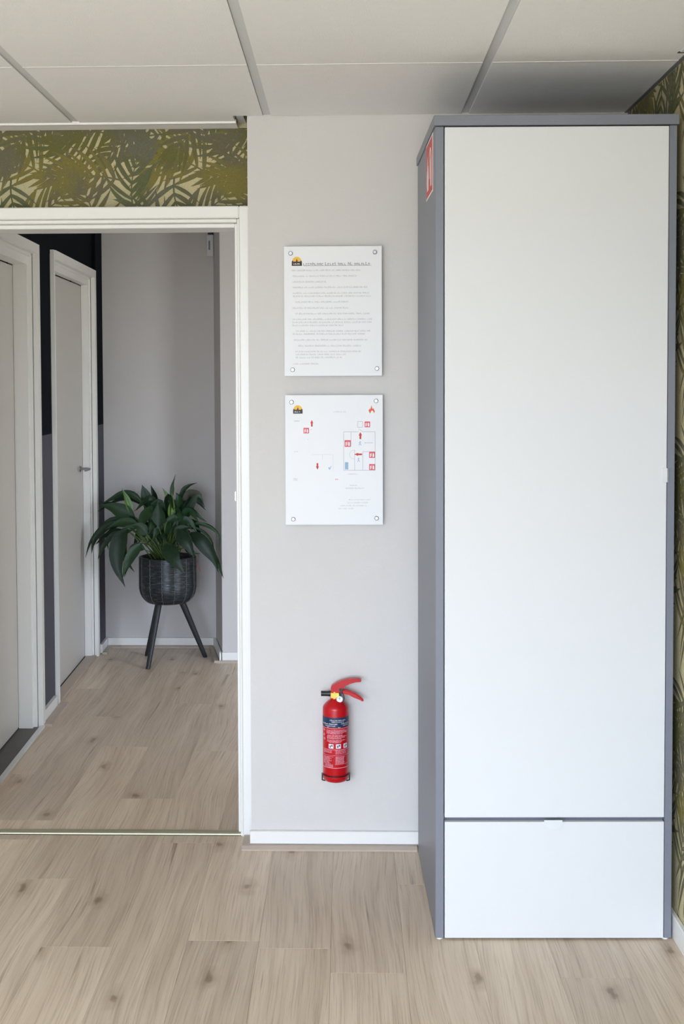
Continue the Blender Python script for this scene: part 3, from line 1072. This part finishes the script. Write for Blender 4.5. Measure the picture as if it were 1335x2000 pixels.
# evacuation plan panel
X0, X1, Z0, Z1 = -0.1878, 0.1145, 1.022, 1.4255
def U2(zx): return X0 + (X1 - X0) * (zx - 97) / (1207.0 - 97)
def V2(zy): return Z1 - (Z1 - Z0) * (zy - 70) / (1537.0 - 70)
np2 = panel_base('notice_panel', X0, X1, Z0, Z1, 'lower white panel with escape plan, red arrows and a flame',
                 [(U2(170), V2(150)), (U2(1130), V2(140)), (U2(185), V2(1472)), (U2(1133), V2(1462))])
emblem(np2, U2(188), V2(279), U2(296) - U2(188), YP)
bm = B()
lw = 0.0011
for p, q in (((762, 485), (930, 485)), ((980, 485), (1118, 485)), ((1118, 485), (1118, 920)), ((1118, 920), (762, 920)), ((762, 920), (762, 485)), ((845, 485), (845, 650)),
             ((885, 690), (885, 920)), ((978, 710), (978, 920)), ((978, 710), (1118, 710)), ((920, 370), (978, 370)), ((978, 370), (978, 435)), ((978, 435), (920, 435)),
             ((920, 435), (920, 370)), ((930, 455), (980, 485)), ((400, 742), (640, 742)), ((640, 742), (640, 930)), ((520, 742), (520, 800))):
    faint = p[0] < 700
    line(bm, (U2(p[0]), V2(p[1])), (U2(q[0]), V2(q[1])), lw * (0.35 if faint else 1.0), YP)
for i in range(12):
    t0, t1 = math.pi / 2 + math.pi * i / 12, math.pi / 2 + math.pi * (i + 1) / 12
    line(bm, (U2(882 + 54 * math.cos(t0)), V2(742 - 50 * math.sin(t0))), (U2(882 + 54 * math.cos(t1)), V2(742 - 50 * math.sin(t1))), lw * 0.6, YP)
obj('plan_lines', bm, M['print_line'], np2)


def arrow(x0, y0, x1, y1, w):
    """block arrow from tail (x0,y0) to tip (x1,y1), panel pixels"""
    d = Vector((x1 - x0, y1 - y0)); Ln = d.length; d.normalize(); n = Vector((-d.y, d.x))
    pr = [(0, .3), (.5, .3), (.5, .55), (1, 0), (.5, -.55), (.5, -.3), (0, -.3)]
    bm = B()
    flat(bm, [(U2(x0 + d.x * Ln * a + n.x * w * b3), V2(y0 + d.y * Ln * a + n.y * w * b3)) for a, b3 in pr], YP - 0.0002)
    return obj('arrow', bm, M['print_red'], np2)


arrow(951, 568, 951, 488, 34); arrow(970, 740, 880, 740, 32); arrow(400, 425, 400, 350, 30); arrow(462, 838, 462, 912, 32)


def icon(xa, ya, xb, yb):
    bm = B()
    flat(bm, [(U2(xa), V2(yb)), (U2(xb), V2(yb)), (U2(xb), V2(ya)), (U2(xa), V2(ya))], YP)
    ic = obj('fire_icon', bm, M['print_pink'], np2)
    w, h = xb - xa, yb - ya
    bm = B()
    for u0, u1, v0, v1 in ((.16, .30, .28, .85), (.36, .44, .20, .75), (.58, .84, .35, .85), (.62, .78, .22, .35)):
        flat(bm, [(U2(xa + w * u0), V2(ya + h * v1)), (U2(xa + w * u1), V2(ya + h * v1)), (U2(xa + w * u1), V2(ya + h * v0)), (U2(xa + w * u0), V2(ya + h * v0))], YP - 0.0002)
    obj('icon_glyph', bm, M['print_white'], ic)


for q in ((1000, 370, 1062, 435), (772, 580, 842, 655), (1050, 712, 1118, 780), (1050, 850, 1118, 917), (305, 440, 368, 502)): icon(*q)
bm = B(); flat(bm, [(U2(a), V2(b3)) for a, b3 in ((1060, 278), (1045, 245), (1062, 222), (1066, 236), (1078, 185), (1086, 222), (1094, 232), (1098, 218), (1116, 255), (1108, 278), (1096, 250), (1084, 246), (1072, 256), (1066, 278))], YP)
obj('flame_icon', bm, M['print_orange'], np2)
bm = B()
flat(bm, [(U2(775), V2(910)), (U2(813), V2(910)), (U2(813), V2(828)), (U2(775), V2(828))], YP)
obj('blue_block', bm, M['print_blue'], np2)
bm = B()
flat(bm, [(U2(a), V2(b3)) for a, b3 in ((585, 888), (596, 884), (602, 896), (618, 868), (622, 874), (604, 912), (596, 912))], YP)
obj('check_mark', bm, M['print_blue'], np2)
for cx_, cy_ in ((947, 612), (930, 798)):
    bm = B()
    for (p, q) in (((0, -22), (0, 2)), ((0, 2), (-14, 28)), ((0, 2), (14, 28)), ((-12, -4), (12, -12))):
        line(bm, (U2(cx_ + p[0]), V2(cy_ + p[1])), (U2(cx_ + q[0]), V2(cy_ + q[1])), 0.0014, YP)
    obj('walking_figure', bm, M['print_blue'], np2)
bm = B()
words(bm, U2(200), U2(268), V2(368), 0.0042, YP)
obj('violet_text', bm, M['print_violet'], np2)
bm = B(); words(bm, U2(1000), U2(1092), V2(614), 0.0030, YP)
obj('violet_text', bm, M['print_violet'], np2)
bm = B()
for zy, a, c in ((266, 650, 790), (714, 200, 252), (1020, 188, 240), (1034, 190, 238), (968, 810, 925), (1096, 830, 912), (1128, 780, 1000), (1258, 820, 1072), (1291, 800, 1050), (1325, 720, 1030), (1358, 700, 880), (466, 388, 402), (575, 354, 366)):
    words(bm, U2(a), U2(c), V2(zy), 0.0040, YP)
obj('text_print', bm, M['print_grey'], np2)['kind'] = 'stuff'
bm = B(); words(bm, U2(664), U2(706), V2(1028), 0.0044, YP); obj('pink_text', bm, M['print_pink'], np2)

# ------------------------------------------------------------------ fire extinguisher
EX, EY, EZ = -0.0345, -0.0485, 0.2265
ER = 0.0400
ext = empty('fire_extinguisher', (EX, EY, EZ))
tag(ext, 'small red fire extinguisher hung low on the grey wall', 'extinguisher')
SC = 636.0
def ex(zx): return EX + ((590 + zx / 7.69) - 655) / SC
def ez(zy): return EZ + (1526 - (1290 + zy / 7.69)) / SC
prof = [(0.010, 0.0), (0.026, 0.0), (0.034, 0.003), (0.0385, 0.009), (ER, 0.016), (ER, 0.2275), (0.0392, 0.2325), (0.0372, 0.2365),
        (0.0340, 0.2405), (0.0300, 0.2445), (0.0255, 0.2485), (0.0220, 0.2515), (0.0190, 0.2535), (0.0165, 0.2545), (0.0160, 0.2575)]
bm = B(); lathe(bm, [(r, EZ + z) for r, z in prof], EX, EY, 48)
cyl = obj('cylinder', bm, M['ext_red'], ext, smooth=True)


def cpatch(bm, a0, a1, z0, z1, r, n=None, mi=0):
    n = n or max(1, int(abs(a1 - a0) / 0.09))
    prev = None
    for i in range(n + 1):
        a = a0 + (a1 - a0) * i / n
        x, y = EX + r * math.sin(a), EY - r * math.cos(a)
        cur = (bm.verts.new((x, y, z0)), bm.verts.new((x, y, z1)))
        if prev: bm.faces.new((prev[0], cur[0], cur[1], prev[1])).material_index = mi
        prev = cur


bm = B(); cpatch(bm, -1.9, 1.9, ez(955), ez(802), ER + 0.0003, 44)
obj('navy_label', bm, M['ext_navy'], cyl, smooth=True)
ET = random.Random(5)


def ctext(bm, a0, a1, z, h, r):
    a = a0
    while a < a1:
        for _ in range(ET.randint(3, 9)):
            w = h * 0.62 / r
            if a + w > a1: return
            hh = h * ET.choice((0.7, 0.75, 1.0))
            cpatch(bm, a, a + w * 0.32, z, z + hh, r, 1)
            if ET.random() < 0.7: cpatch(bm, a + w * 0.32, a + w, z + h * 0.5, z + h * 0.68, r, 1)
            if ET.random() < 0.7: cpatch(bm, a + w * 0.32, a + w, z, z + h * 0.16, r, 1)
            a += w + h * 0.14 / r
        a += h * 0.35 / r


bm = B()
ctext(bm, -0.45, 0.95, ez(852), 0.0046, ER + 0.0006); ctext(bm, -0.3, 0.75, ez(876), 0.0030, ER + 0.0006)
ctext(bm, -1.2, 0.25, ez(908), 0.0042, ER + 0.0006); ctext(bm, 0.45, 1.3, ez(905), 0.0042, ER + 0.0006)
ctext(bm, -0.9, 0.05, ez(936), 0.0034, ER + 0.0006); ctext(bm, 0.6, 1.2, ez(930), 0.0030, ER + 0.0006)
ctext(bm, -0.7, -0.45, ez(956), 0.0026, ER + 0.0006); ctext(bm, 0.2, 0.45, ez(956), 0.0028, ER + 0.0006)
obj('label_lettering', bm, M['ext_icon'], cyl)
bm = B()
cpatch(bm, -1.5, 1.5, ez(969), ez(965), ER + 0.0004, 34)
for zy, a, c in ((1000, -0.75, 0.9), (1018, -0.75, 1.1), (1034, -0.75, 1.0), (1050, -0.75, 0.6), (1076, -0.65, 0.6), (1092, -0.7, 0.95), (1110, -0.7, 0.8), (1126, -0.7, 0.5), (1150, -0.7, 0.9), (1168, -0.7, 0.5), (1182, -0.5, 0.45)):
    ctext(bm, a, c, ez(zy), 0.0030, ER + 0.0005)
for zy in (1010, 1090, 1150):
    ctext(bm, -1.15, -0.85, ez(zy), 0.0075, ER + 0.0005)
for zy in (1310, 1325, 1340): ctext(bm, -1.1, -0.25, ez(zy), 0.0022, ER + 0.0005)
for zy in (1306, 1322, 1338, 1354): ctext(bm, 0.0, 0.9, ez(zy), 0.0024, ER + 0.0005)
for i in range(9): ctext(bm, -1.1, ET.uniform(-0.55, -0.15), ez(1400 + 13 * i), 0.0022, ER + 0.0005)
for i in range(9): ctext(bm, 0.0, ET.uniform(0.6, 0.85), ez(1400 + 13 * i), 0.0024, ER + 0.0005)
for i in range(4): ctext(bm, -0.9, -0.2, ez(1520 + 12 * i), 0.0022, ER + 0.0005)
cpatch(bm, -1.3, 1.3, ez(1290), ez(1286), ER + 0.0004, 30)
cpatch(bm, -1.3, 1.3, ez(1376), ez(1373), ER + 0.0004, 30)
cpatch(bm, -0.05, 1.3, ez(1512), ez(1509), ER + 0.0004, 16)
cpatch(bm, -1.5, 1.5, ez(1569), ez(1563), ER + 0.0004, 34)
obj('instruction_print', bm, M['ext_text'], cyl)
for a in (-0.36, 0.22, 0.83):
    bm = B(); cpatch(bm, a - 0.19, a + 0.19, ez(1270), ez(1202), ER + 0.0006, 5)
    ic = obj('pictogram', bm, M['ext_icon'], cyl)
    bm = B(); cpatch(bm, a - 0.10, a - 0.02, ez(1258), ez(1222), ER + 0.0009, 1); cpatch(bm, a + 0.03, a + 0.12, ez(1240), ez(1212), ER + 0.0009, 1)
    obj('pictogram_mark', bm, M['ext_navy'], ic)
# valve, nozzle, gauge
bm = B()
lathe(bm, [(0.0125, ez(590)), (0.0125, ez(560)), (0.0105, ez(552)), (0.0105, ez(440))], ex(488), EY, 24)
box(bm, ex(420), ex(560), EY - 0.0105, EY + 0.0105, ez(548), ez(452), 0.002)
obj('valve', bm, M['brass'], ext)
bm = B(); tube(bm, [(ex(424), EY, ez(480)), (ex(280), EY, ez(480))], 0.0082, 20)
tube(bm, [(ex(424), EY, ez(480)), (ex(395), EY, ez(480))], 0.0092, 20)
obj('nozzle', bm, M['black'], ext)
gx, gz, gy = ex(562), ez(545), EY - 0.0108
bm = B(); tube(bm, [(gx, gy + 0.004, gz), (gx, gy - 0.008, gz)], 0.0105, 24)
ga = obj('gauge', bm, M['chrome'], ext)
bm = B(); tube(bm, [(gx, gy - 0.0081, gz), (gx, gy - 0.0086, gz)], 0.0088, 24)
obj('gauge_face', bm, M['gauge'], ga)
bm = B(); line(bm, (gx, gz - 0.001), (gx + 0.0005, gz + 0.006), 0.0016, gy - 0.0089); line(bm, (gx - 0.006, gz + 0.003), (gx - 0.001, gz + 0.005), 0.001, gy - 0.0089)
obj('gauge_needle', bm, M['black'], ga)


def handle(name, pts, hw):
    bm = B(); plate(bm, [(ex(a), ez(b3)) for a, b3 in pts], EY - hw, EY + hw)
    bmesh.ops.bevel(bm, geom=[e for e in bm.edges], offset=0.0034, segments=3, affect='EDGES', clamp_overlap=True)
    return obj(name, bm, M['ext_red'], ext, smooth=False)


handle('carry_handle', [(432, 452), (428, 385), (445, 352), (520, 305), (600, 270), (690, 250), (790, 242), (880, 248), (894, 268), (885, 294), (800, 298), (720, 312), (650, 345), (612, 380), (600, 440), (590, 452)], 0.0115)
handle('squeeze_lever', [(596, 412), (650, 415), (740, 438), (820, 476), (890, 530), (934, 580), (920, 604), (860, 566), (780, 518), (700, 492), (640, 482), (598, 482)], 0.0095)
bm = B(); tube(bm, [(ex(578), EY - 0.0145, ez(412)), (ex(578), EY + 0.0145, ez(412))], 0.0050, 16)
tube(bm, [(ex(578), EY - 0.0130, ez(470)), (ex(578), EY + 0.0130, ez(470))], 0.0045, 16)
obj('pivot_pin', bm, M['black'], ext)
bm = B()
tube(bm, [(ex(590), EY - 0.011, ez(440)), (ex(625), EY - 0.012, ez(500)), (ex(630), EY - 0.012, ez(545)), (ex(612), EY - 0.012, ez(580))], 0.0011, 8)
obj('safety_loop', bm, M['black'], ext)

br = empty('wall_bracket', (EX, -0.003, EZ))
tag(br, 'black wire bracket holding the base of the fire extinguisher', 'bracket')
bm = B()
rw, zw, zl = ER + 0.0023, EZ + 0.0235, EZ + 0.0015
pts = [(EX + rw * math.sin(a), EY - rw * math.cos(a), zw) for a in [(-math.pi / 2) + math.pi * i / 24 for i in range(25)]]
tube(bm, [(EX - rw, -0.004, zl - 0.001), (EX - rw, EY, zl), (EX - rw, EY - 0.0012, zl + 0.003), (EX - rw, EY, zw - 0.003)] + pts + [(EX + rw, EY, zw - 0.003), (EX + rw, EY - 0.0012, zl + 0.003), (EX + rw, EY, zl), (EX + rw, -0.004, zl - 0.001)], 0.0019, 8)
obj('hoop', bm, M['wire'], br)
bm = B()
tube(bm, [(EX - rw, EY, zl), (EX - rw + 0.010, EY, zl - 0.002)], 0.0019, 8)
obj('support_hook', bm, M['wire'], br)
bm = B()
tube(bm, [(EX + rw, EY, zl), (EX + rw - 0.010, EY, zl - 0.002)], 0.0019, 8)
obj('support_hook', bm, M['wire'], br)
bm = B(); box(bm, EX - 0.018, EX + 0.018, -0.0042, -0.0004, EZ - 0.001, EZ + 0.16, 0.001)
obj('back_plate', bm, M['wire'], br)

# ------------------------------------------------------------------ planter
PX, PYY = -0.936, 2.575
pln = empty('planter', (PX, PYY, 0))
tag(pln, 'black woven basket planter on three splayed dark legs in the hallway', 'planter')
ZB, ZT, PRD = 0.311, 0.556, 0.1480


def pot_r(z):
    h = (z - ZB) / (ZT - ZB)
    if h < 0.38:
        t = h / 0.38
        return 0.082 + (PRD - 0.082) * math.sqrt(max(0.0, 1 - (1 - t) ** 2))
    return PRD - 0.002 * (h - 0.38)


bm = B()
prof = [(0.02, ZB)]
NS = 38
for i in range(NS):
    for q, bump in ((0.0, 0.0), (0.5, 0.0026)):
        z = ZB + (ZT - ZB) * (i + q) / NS
        prof.append((pot_r(z) + bump, z))
prof += [(pot_r(ZT), ZT), (pot_r(ZT) - 0.010, ZT), (pot_r(ZT) - 0.012, ZT - 0.05)]
lathe(bm, prof, PX, PYY, 72, cap1=False)
pot = obj('basket', bm, M['basket'], pln, smooth=True)
for k in range(14):
    a = 2 * math.pi * (k + 0.35) / 14
    bm = B()
    pts = []
    for i in range(41):
        z = ZB + 0.004 + (ZT - ZB - 0.006) * i / 40
        r = pot_r(z) + 0.0022
        aa = a + 0.010 * math.sin(i * 1.7 + k)
        pts.append((PX + r * math.cos(aa), PYY + r * math.sin(aa), z))
    tube(bm, pts, 0.0011, 5)
    obj('stitch', bm, M['thread'], pln)
bm = B(); lathe(bm, [(0.02, ZT - 0.03), (pot_r(ZT) - 0.0125, ZT - 0.03)], PX, PYY, 40)
obj('soil', bm, M['soil'], pln)
for fx, fy, tx, ty in ((-1.016, 2.392, -0.978, 2.520), (-1.072, 2.700, -0.992, 2.628), (-0.752, 2.668, -0.866, 2.606)):
    bm = B()
    tube(bm, [(fx, fy, 0.0), (fx + (tx - fx) * 0.02, fy + (ty - fy) * 0.02, 0.006), (tx, ty, ZB - 0.004), (tx + (tx - fx) * 0.03, ty + (ty - fy) * 0.03, ZB + 0.006)], [0.0105, 0.0115, 0.0175, 0.0175], 18)
    obj('leg', bm, M['leg'], pln, smooth=False)

# ------------------------------------------------------------------ peace lily
plant = empty('peace_lily', (PX, PYY, ZT - 0.03))
tag(plant, 'bushy peace lily with long drooping dark green leaves in the basket', 'plant')
KPX = 371.5
def lx(zx): return PX + ((150 + zx / 4.45) - 328.0) / KPX
def lz(zy): return 0.558 + (1085.0 - (920 + zy / 4.45)) / KPX


def bez(p, t):
    p = list(p)
    while len(p) > 1:
        p = [a.lerp(b3, t) for a, b3 in zip(p, p[1:])]
    return p[0]


def catmull(pts, n):
    P = [pts[0] * 2 - pts[1]] + pts + [pts[-1] * 2 - pts[-2]]
    out = []
    seg = len(pts) - 1
    for i in range(n + 1):
        s = min(i / n * seg, seg - 1e-6)
        k = int(s); t = s - k
        a, b3, c, d = P[k], P[k + 1], P[k + 2], P[k + 3]
        out.append(0.5 * ((2 * b3) + (c - a) * t + (2 * a - 5 * b3 + 4 * c - d) * t * t + (3 * b3 - a - 3 * c + d) * t ** 3))
    return out


LR = random.Random(21)


def leaf(points, width, mat, face=0.0, stem_from=None, fold=0.25, wav=0.0):
    """blade along 3D points (blade base -> tip), half folded along the midrib, with its own stalk"""
    pts = catmull([Vector(p) for p in points], 14)
    bm = B()
    rows_ = []
    n = len(pts) - 1
    for i, p in enumerate(pts):
        t = i / n
        d = (pts[min(i + 1, n)] - pts[max(i - 1, 0)]).normalized()
        # sideways direction: mostly across the viewing plane so that the blade shows its face, turned by `face`
        view = Vector((math.sin(face), -math.cos(face), 0.35)).normalized()
        s = d.cross(view)
        if s.length < 1e-3: s = Vector((1, 0, 0))
        s.normalize()
        nn = s.cross(d).normalized()
        lance = math.sin(math.pi / 2 * min(1.0, t / 0.34)) ** 0.9 if t < 0.34 else (max(0.0, (1 - t) / 0.66) ** 1.05) * (1 + 0.55 * (t - 0.34) * (1 - t) / 0.2)
        w = width * 0.5 * lance + 0.0006
        k = fold * w + wav * w * math.sin(t * 9.0)
        rows_.append([bm.verts.new(p + s * w + nn * k), bm.verts.new(p + s * w * 0.5 + nn * k * 0.35), bm.verts.new(p - nn * 0.0004),
                      bm.verts.new(p - s * w * 0.5 + nn * k * 0.35), bm.verts.new(p - s * w + nn * (fold * w - wav * w * math.sin(t * 9.0)))])
    for a, b3 in zip(rows_, rows_[1:]):
        for q in range(4):
            bm.faces.new((a[q], a[q + 1], b3[q + 1], b3[q]))
    # stalk
    p0 = pts[0]
    root_ = Vector(stem_from) if stem_from else Vector((PX + (p0.x - PX) * 0.18 + LR.uniform(-0.03, 0.03), PYY + (p0.y - PYY) * 0.2 + LR.uniform(-0.03, 0.03), ZT - 0.03))
    d0 = (pts[1] - pts[0]).normalized()
    mid = root_.lerp(p0, 0.55) + Vector((0, 0, 0.03))
    st = [bez([root_, mid, p0 - d0 * 0.02, p0 + d0 * 0.004], k / 6) for k in range(7)]
    tube(bm, st, [0.0036, 0.0033, 0.003, 0.0028, 0.0026, 0.0023, 0.0015], 6, mi=1)
    o = obj('leaf', bm, [mat, M['stem']], plant, smooth=True)
    return o


def Lf(zpts, zw, y, mat='leaf', face=0.0, fold=0.25, wav=0.0):
    """leaf given by outline marks (x, z marks, depth y list or value)"""
    n = len(zpts)
    ys = y if isinstance(y, (list, tuple)) else [y] * n
    leaf([(lx(a), PYY + yy, lz(b3)) for (a, b3), yy in zip(zpts, ys)], zw * 0.80 / 4.45 / KPX, M[mat], face, None, fold, wav)
    if mat == 'leaf' and LR.random() < 0.75:      # a slimmer neighbour in the same clump
        j = Vector((LR.uniform(-0.018, 0.018), LR.uniform(0.01, 0.03), LR.uniform(-0.02, 0.012)))
        sh = LR.uniform(0.78, 0.93)
        P0 = [Vector((lx(a), PYY + yy, lz(b3))) for (a, b3), yy in zip(zpts, ys)]
        leaf([P0[0] + (q - P0[0]) * sh + j * (0.4 + k) for k, q in enumerate(P0)], zw * 0.5 / 4.45 / KPX, M[mat], face + LR.uniform(-0.6, 0.6), None, LR.uniform(0.3, 0.6), 0.2)


Lf([(822, 260), (830, 170), (835, 120), (860, 45)], 46, 0.02, 'leaf', 0.3)
Lf([(890, 300), (915, 190), (970, 135), (1045, 108)], 52, 0.05, 'leaf', -0.2, 0.3, 0.2)
Lf([(985, 345), (950, 250), (985, 205), (1060, 215), (1075, 300)], 105, 0.06, 'leaf_brown', 0.1, 0.1)
Lf([(640, 360), (610, 260), (585, 180), (566, 122)], 120, 0.03, 'leaf', 0.25, 0.2)
Lf([(690, 330), (672, 240), (650, 180), (632, 128)], 62, 0.07, 'leaf', -0.4)
Lf([(830, 360), (806, 260), (785, 200), (748, 142)], 60, 0.0, 'leaf_light', 0.2)
Lf([(500, 380), (468, 300), (440, 220), (405, 145)], 78, -0.02, 'leaf_light', 0.4, 0.3)
Lf([(590, 300), (500, 215), (400, 200), (300, 245), (205, 292)], 78, 0.02, 'leaf', 0.0, 0.3)
Lf([(520, 390), (430, 355), (330, 310), (205, 288)], 165, -0.03, 'leaf', -0.2, 0.2)
Lf([(470, 420), (330, 415), (220, 500), (130, 610), (83, 745)], 62, -0.02, 'leaf', 0.1, 0.3)
Lf([(470, 470), (330, 450), (210, 540), (165, 620), (150, 705)], 72, -0.06, 'leaf', 0.0, 0.3)
Lf([(450, 500), (350, 530), (270, 620), (235, 690), (210, 748)], 58, -0.08, 'leaf', 0.2, 0.2, 0.2)
Lf([(470, 480), (420, 560), (395, 700), (410, 830), (468, 965)], 175, [-0.1, -0.13, -0.15, -0.16, -0.16], 'leaf', 0.1, 0.18)
Lf([(600, 600), (530, 680), (480, 770), (445, 890)], 110, [-0.09, -0.13, -0.155, -0.16], 'leaf', 0.3, 0.25)
Lf([(970, 470), (1060, 455), (1170, 490), (1240, 570), (1240, 702)], 40, 0.0, 'leaf', 0.0, 0.3, 0.3)
Lf([(1000, 520), (1080, 570), (1160, 660), (1215, 750), (1248, 856)], 150, [-0.06, -0.09, -0.1, -0.1, -0.1], 'leaf', -0.2, 0.18)
Lf([(850, 470), (920, 425), (1000, 430), (1062, 525)], 95, -0.05, 'leaf', 0.0, 0.2)
Lf([(810, 600), (850, 670), (900, 750), (978, 845)], 175, [-0.11, -0.15, -0.17, -0.175], 'leaf', 0.1, 0.18)
Lf([(900, 480), (960, 560), (1010, 630), (1050, 715)], 140, [-0.1, -0.13, -0.14, -0.14], 'leaf', -0.1, 0.2)
Lf([(580, 470), (620, 380), (690, 310), (780, 240)], 125, -0.08, 'leaf', -0.3, 0.2)
Lf([(832, 440), (838, 340), (845, 260), (848, 180)], 74, -0.05, 'leaf_light', 0.3, 0.35)
Lf([(740, 470), (742, 390), (738, 320), (735, 255)], 140, -0.09, 'leaf', 0.0, 0.2)
Lf([(800, 430), (850, 400), (900, 395), (950, 385)], 75, -0.07, 'leaf', 0.2, 0.3)
Lf([(560, 440), (470, 430), (380, 440), (280, 490)], 95, -0.07, 'leaf', 0.0, 0.3)
Lf([(560, 470), (470, 490), (400, 560), (315, 660)], 80, -0.09, 'leaf', 0.1, 0.25)
Lf([(620, 660), (570, 640), (520, 640), (470, 690)], 90, -0.10, 'leaf', 0.0, 0.3)
Lf([(880, 330), (890, 280), (885, 230), (862, 190)], 90, 0.03, 'leaf', -0.2, 0.2)
Lf([(700, 560), (700, 480), (670, 410), (620, 370)], 140, -0.06, 'leaf', 0.1, 0.2)
Lf([(780, 560), (790, 480), (800, 430), (830, 380)], 120, -0.05, 'leaf', -0.1, 0.2)
Lf([(640, 540), (600, 490), (560, 460), (500, 450)], 120, -0.09, 'leaf', 0.1, 0.25)
Lf([(880, 560), (910, 510), (950, 480), (1010, 470)], 110, -0.08, 'leaf', 0.1, 0.25)
Lf([(960, 640), (990, 640), (1050, 680), (1100, 690)], 40, -0.12, 'leaf', 0.1, 0.25)
Lf([(700, 420), (660, 360), (640, 300), (690, 250)], 90, 0.05, 'leaf', 0.1, 0.25)
for k in range(34):     # inner and rear growth: short arching blades all round the crown
    a = 2.399963 * k + LR.uniform(-0.3, 0.3)
    r0, r1 = LR.uniform(0.02, 0.07), LR.uniform(0.11, 0.23)
    h0 = LR.uniform(0.60, 0.70)
    h1 = LR.uniform(0.62, 0.86) - 0.25 * max(0, r1 - 0.16)
    ca, sa = math.cos(a), math.sin(a)
    yb = 0.75 if sa > 0 else 0.6
    tw = LR.uniform(-0.03, 0.03)
    leaf([(PX + ca * r0, PYY + sa * r0 * yb, h0), (PX + ca * (r0 * 0.5 + r1 * 0.5) + tw, PYY + sa * (r0 + r1) / 2 * yb, max(h0, h1) + 0.02), (PX + ca * r1, PYY + sa * r1 * yb, h1 - 0.035)],
         LR.uniform(0.034, 0.060), M['leaf'], LR.uniform(-0.7, 0.7), None, LR.uniform(0.15, 0.4), LR.uniform(0, 0.2))
bm = B()
tube(bm, [(lx(1076), PYY - 0.10, lz(690)), (lx(1078), PYY - 0.13, lz(760))], 0.0009, 5)
obj('dry_stalk', bm, M['dry'], plant)
bm = B()
pp = [(1078, 760), (1092, 790), (1100, 815), (1102, 838), (1086, 828), (1072, 812), (1068, 795)]
plate(bm, [(lx(a), lz(b3)) for a, b3 in pp], PYY - 0.1305, PYY - 0.1290)
obj('dry_leaf', bm, M['dry'], plant)

# ------------------------------------------------------------------ small device at the hallway end
sn = empty('wall_sensor', (-0.727, 2.93, 2.15))
tag(sn, 'small white sensor box mounted high at the end of the hallway', 'sensor')
bm = B(); box(bm, -0.754, -0.716, 2.884, 2.912, 2.150, 2.268, 0.005, seg=2); obj('casing', bm, M['sensor'], sn)
bm = B(); box(bm, -0.748, -0.720, 2.895, 2.9295, 2.255, 2.285, 0.002); obj('mount', bm, M['black'], sn)
bm = B(); box(bm, -0.743, -0.734, 2.8825, 2.884, 2.185, 2.235, 0.0005); obj('lens_strip', bm, M['angle'], sn)
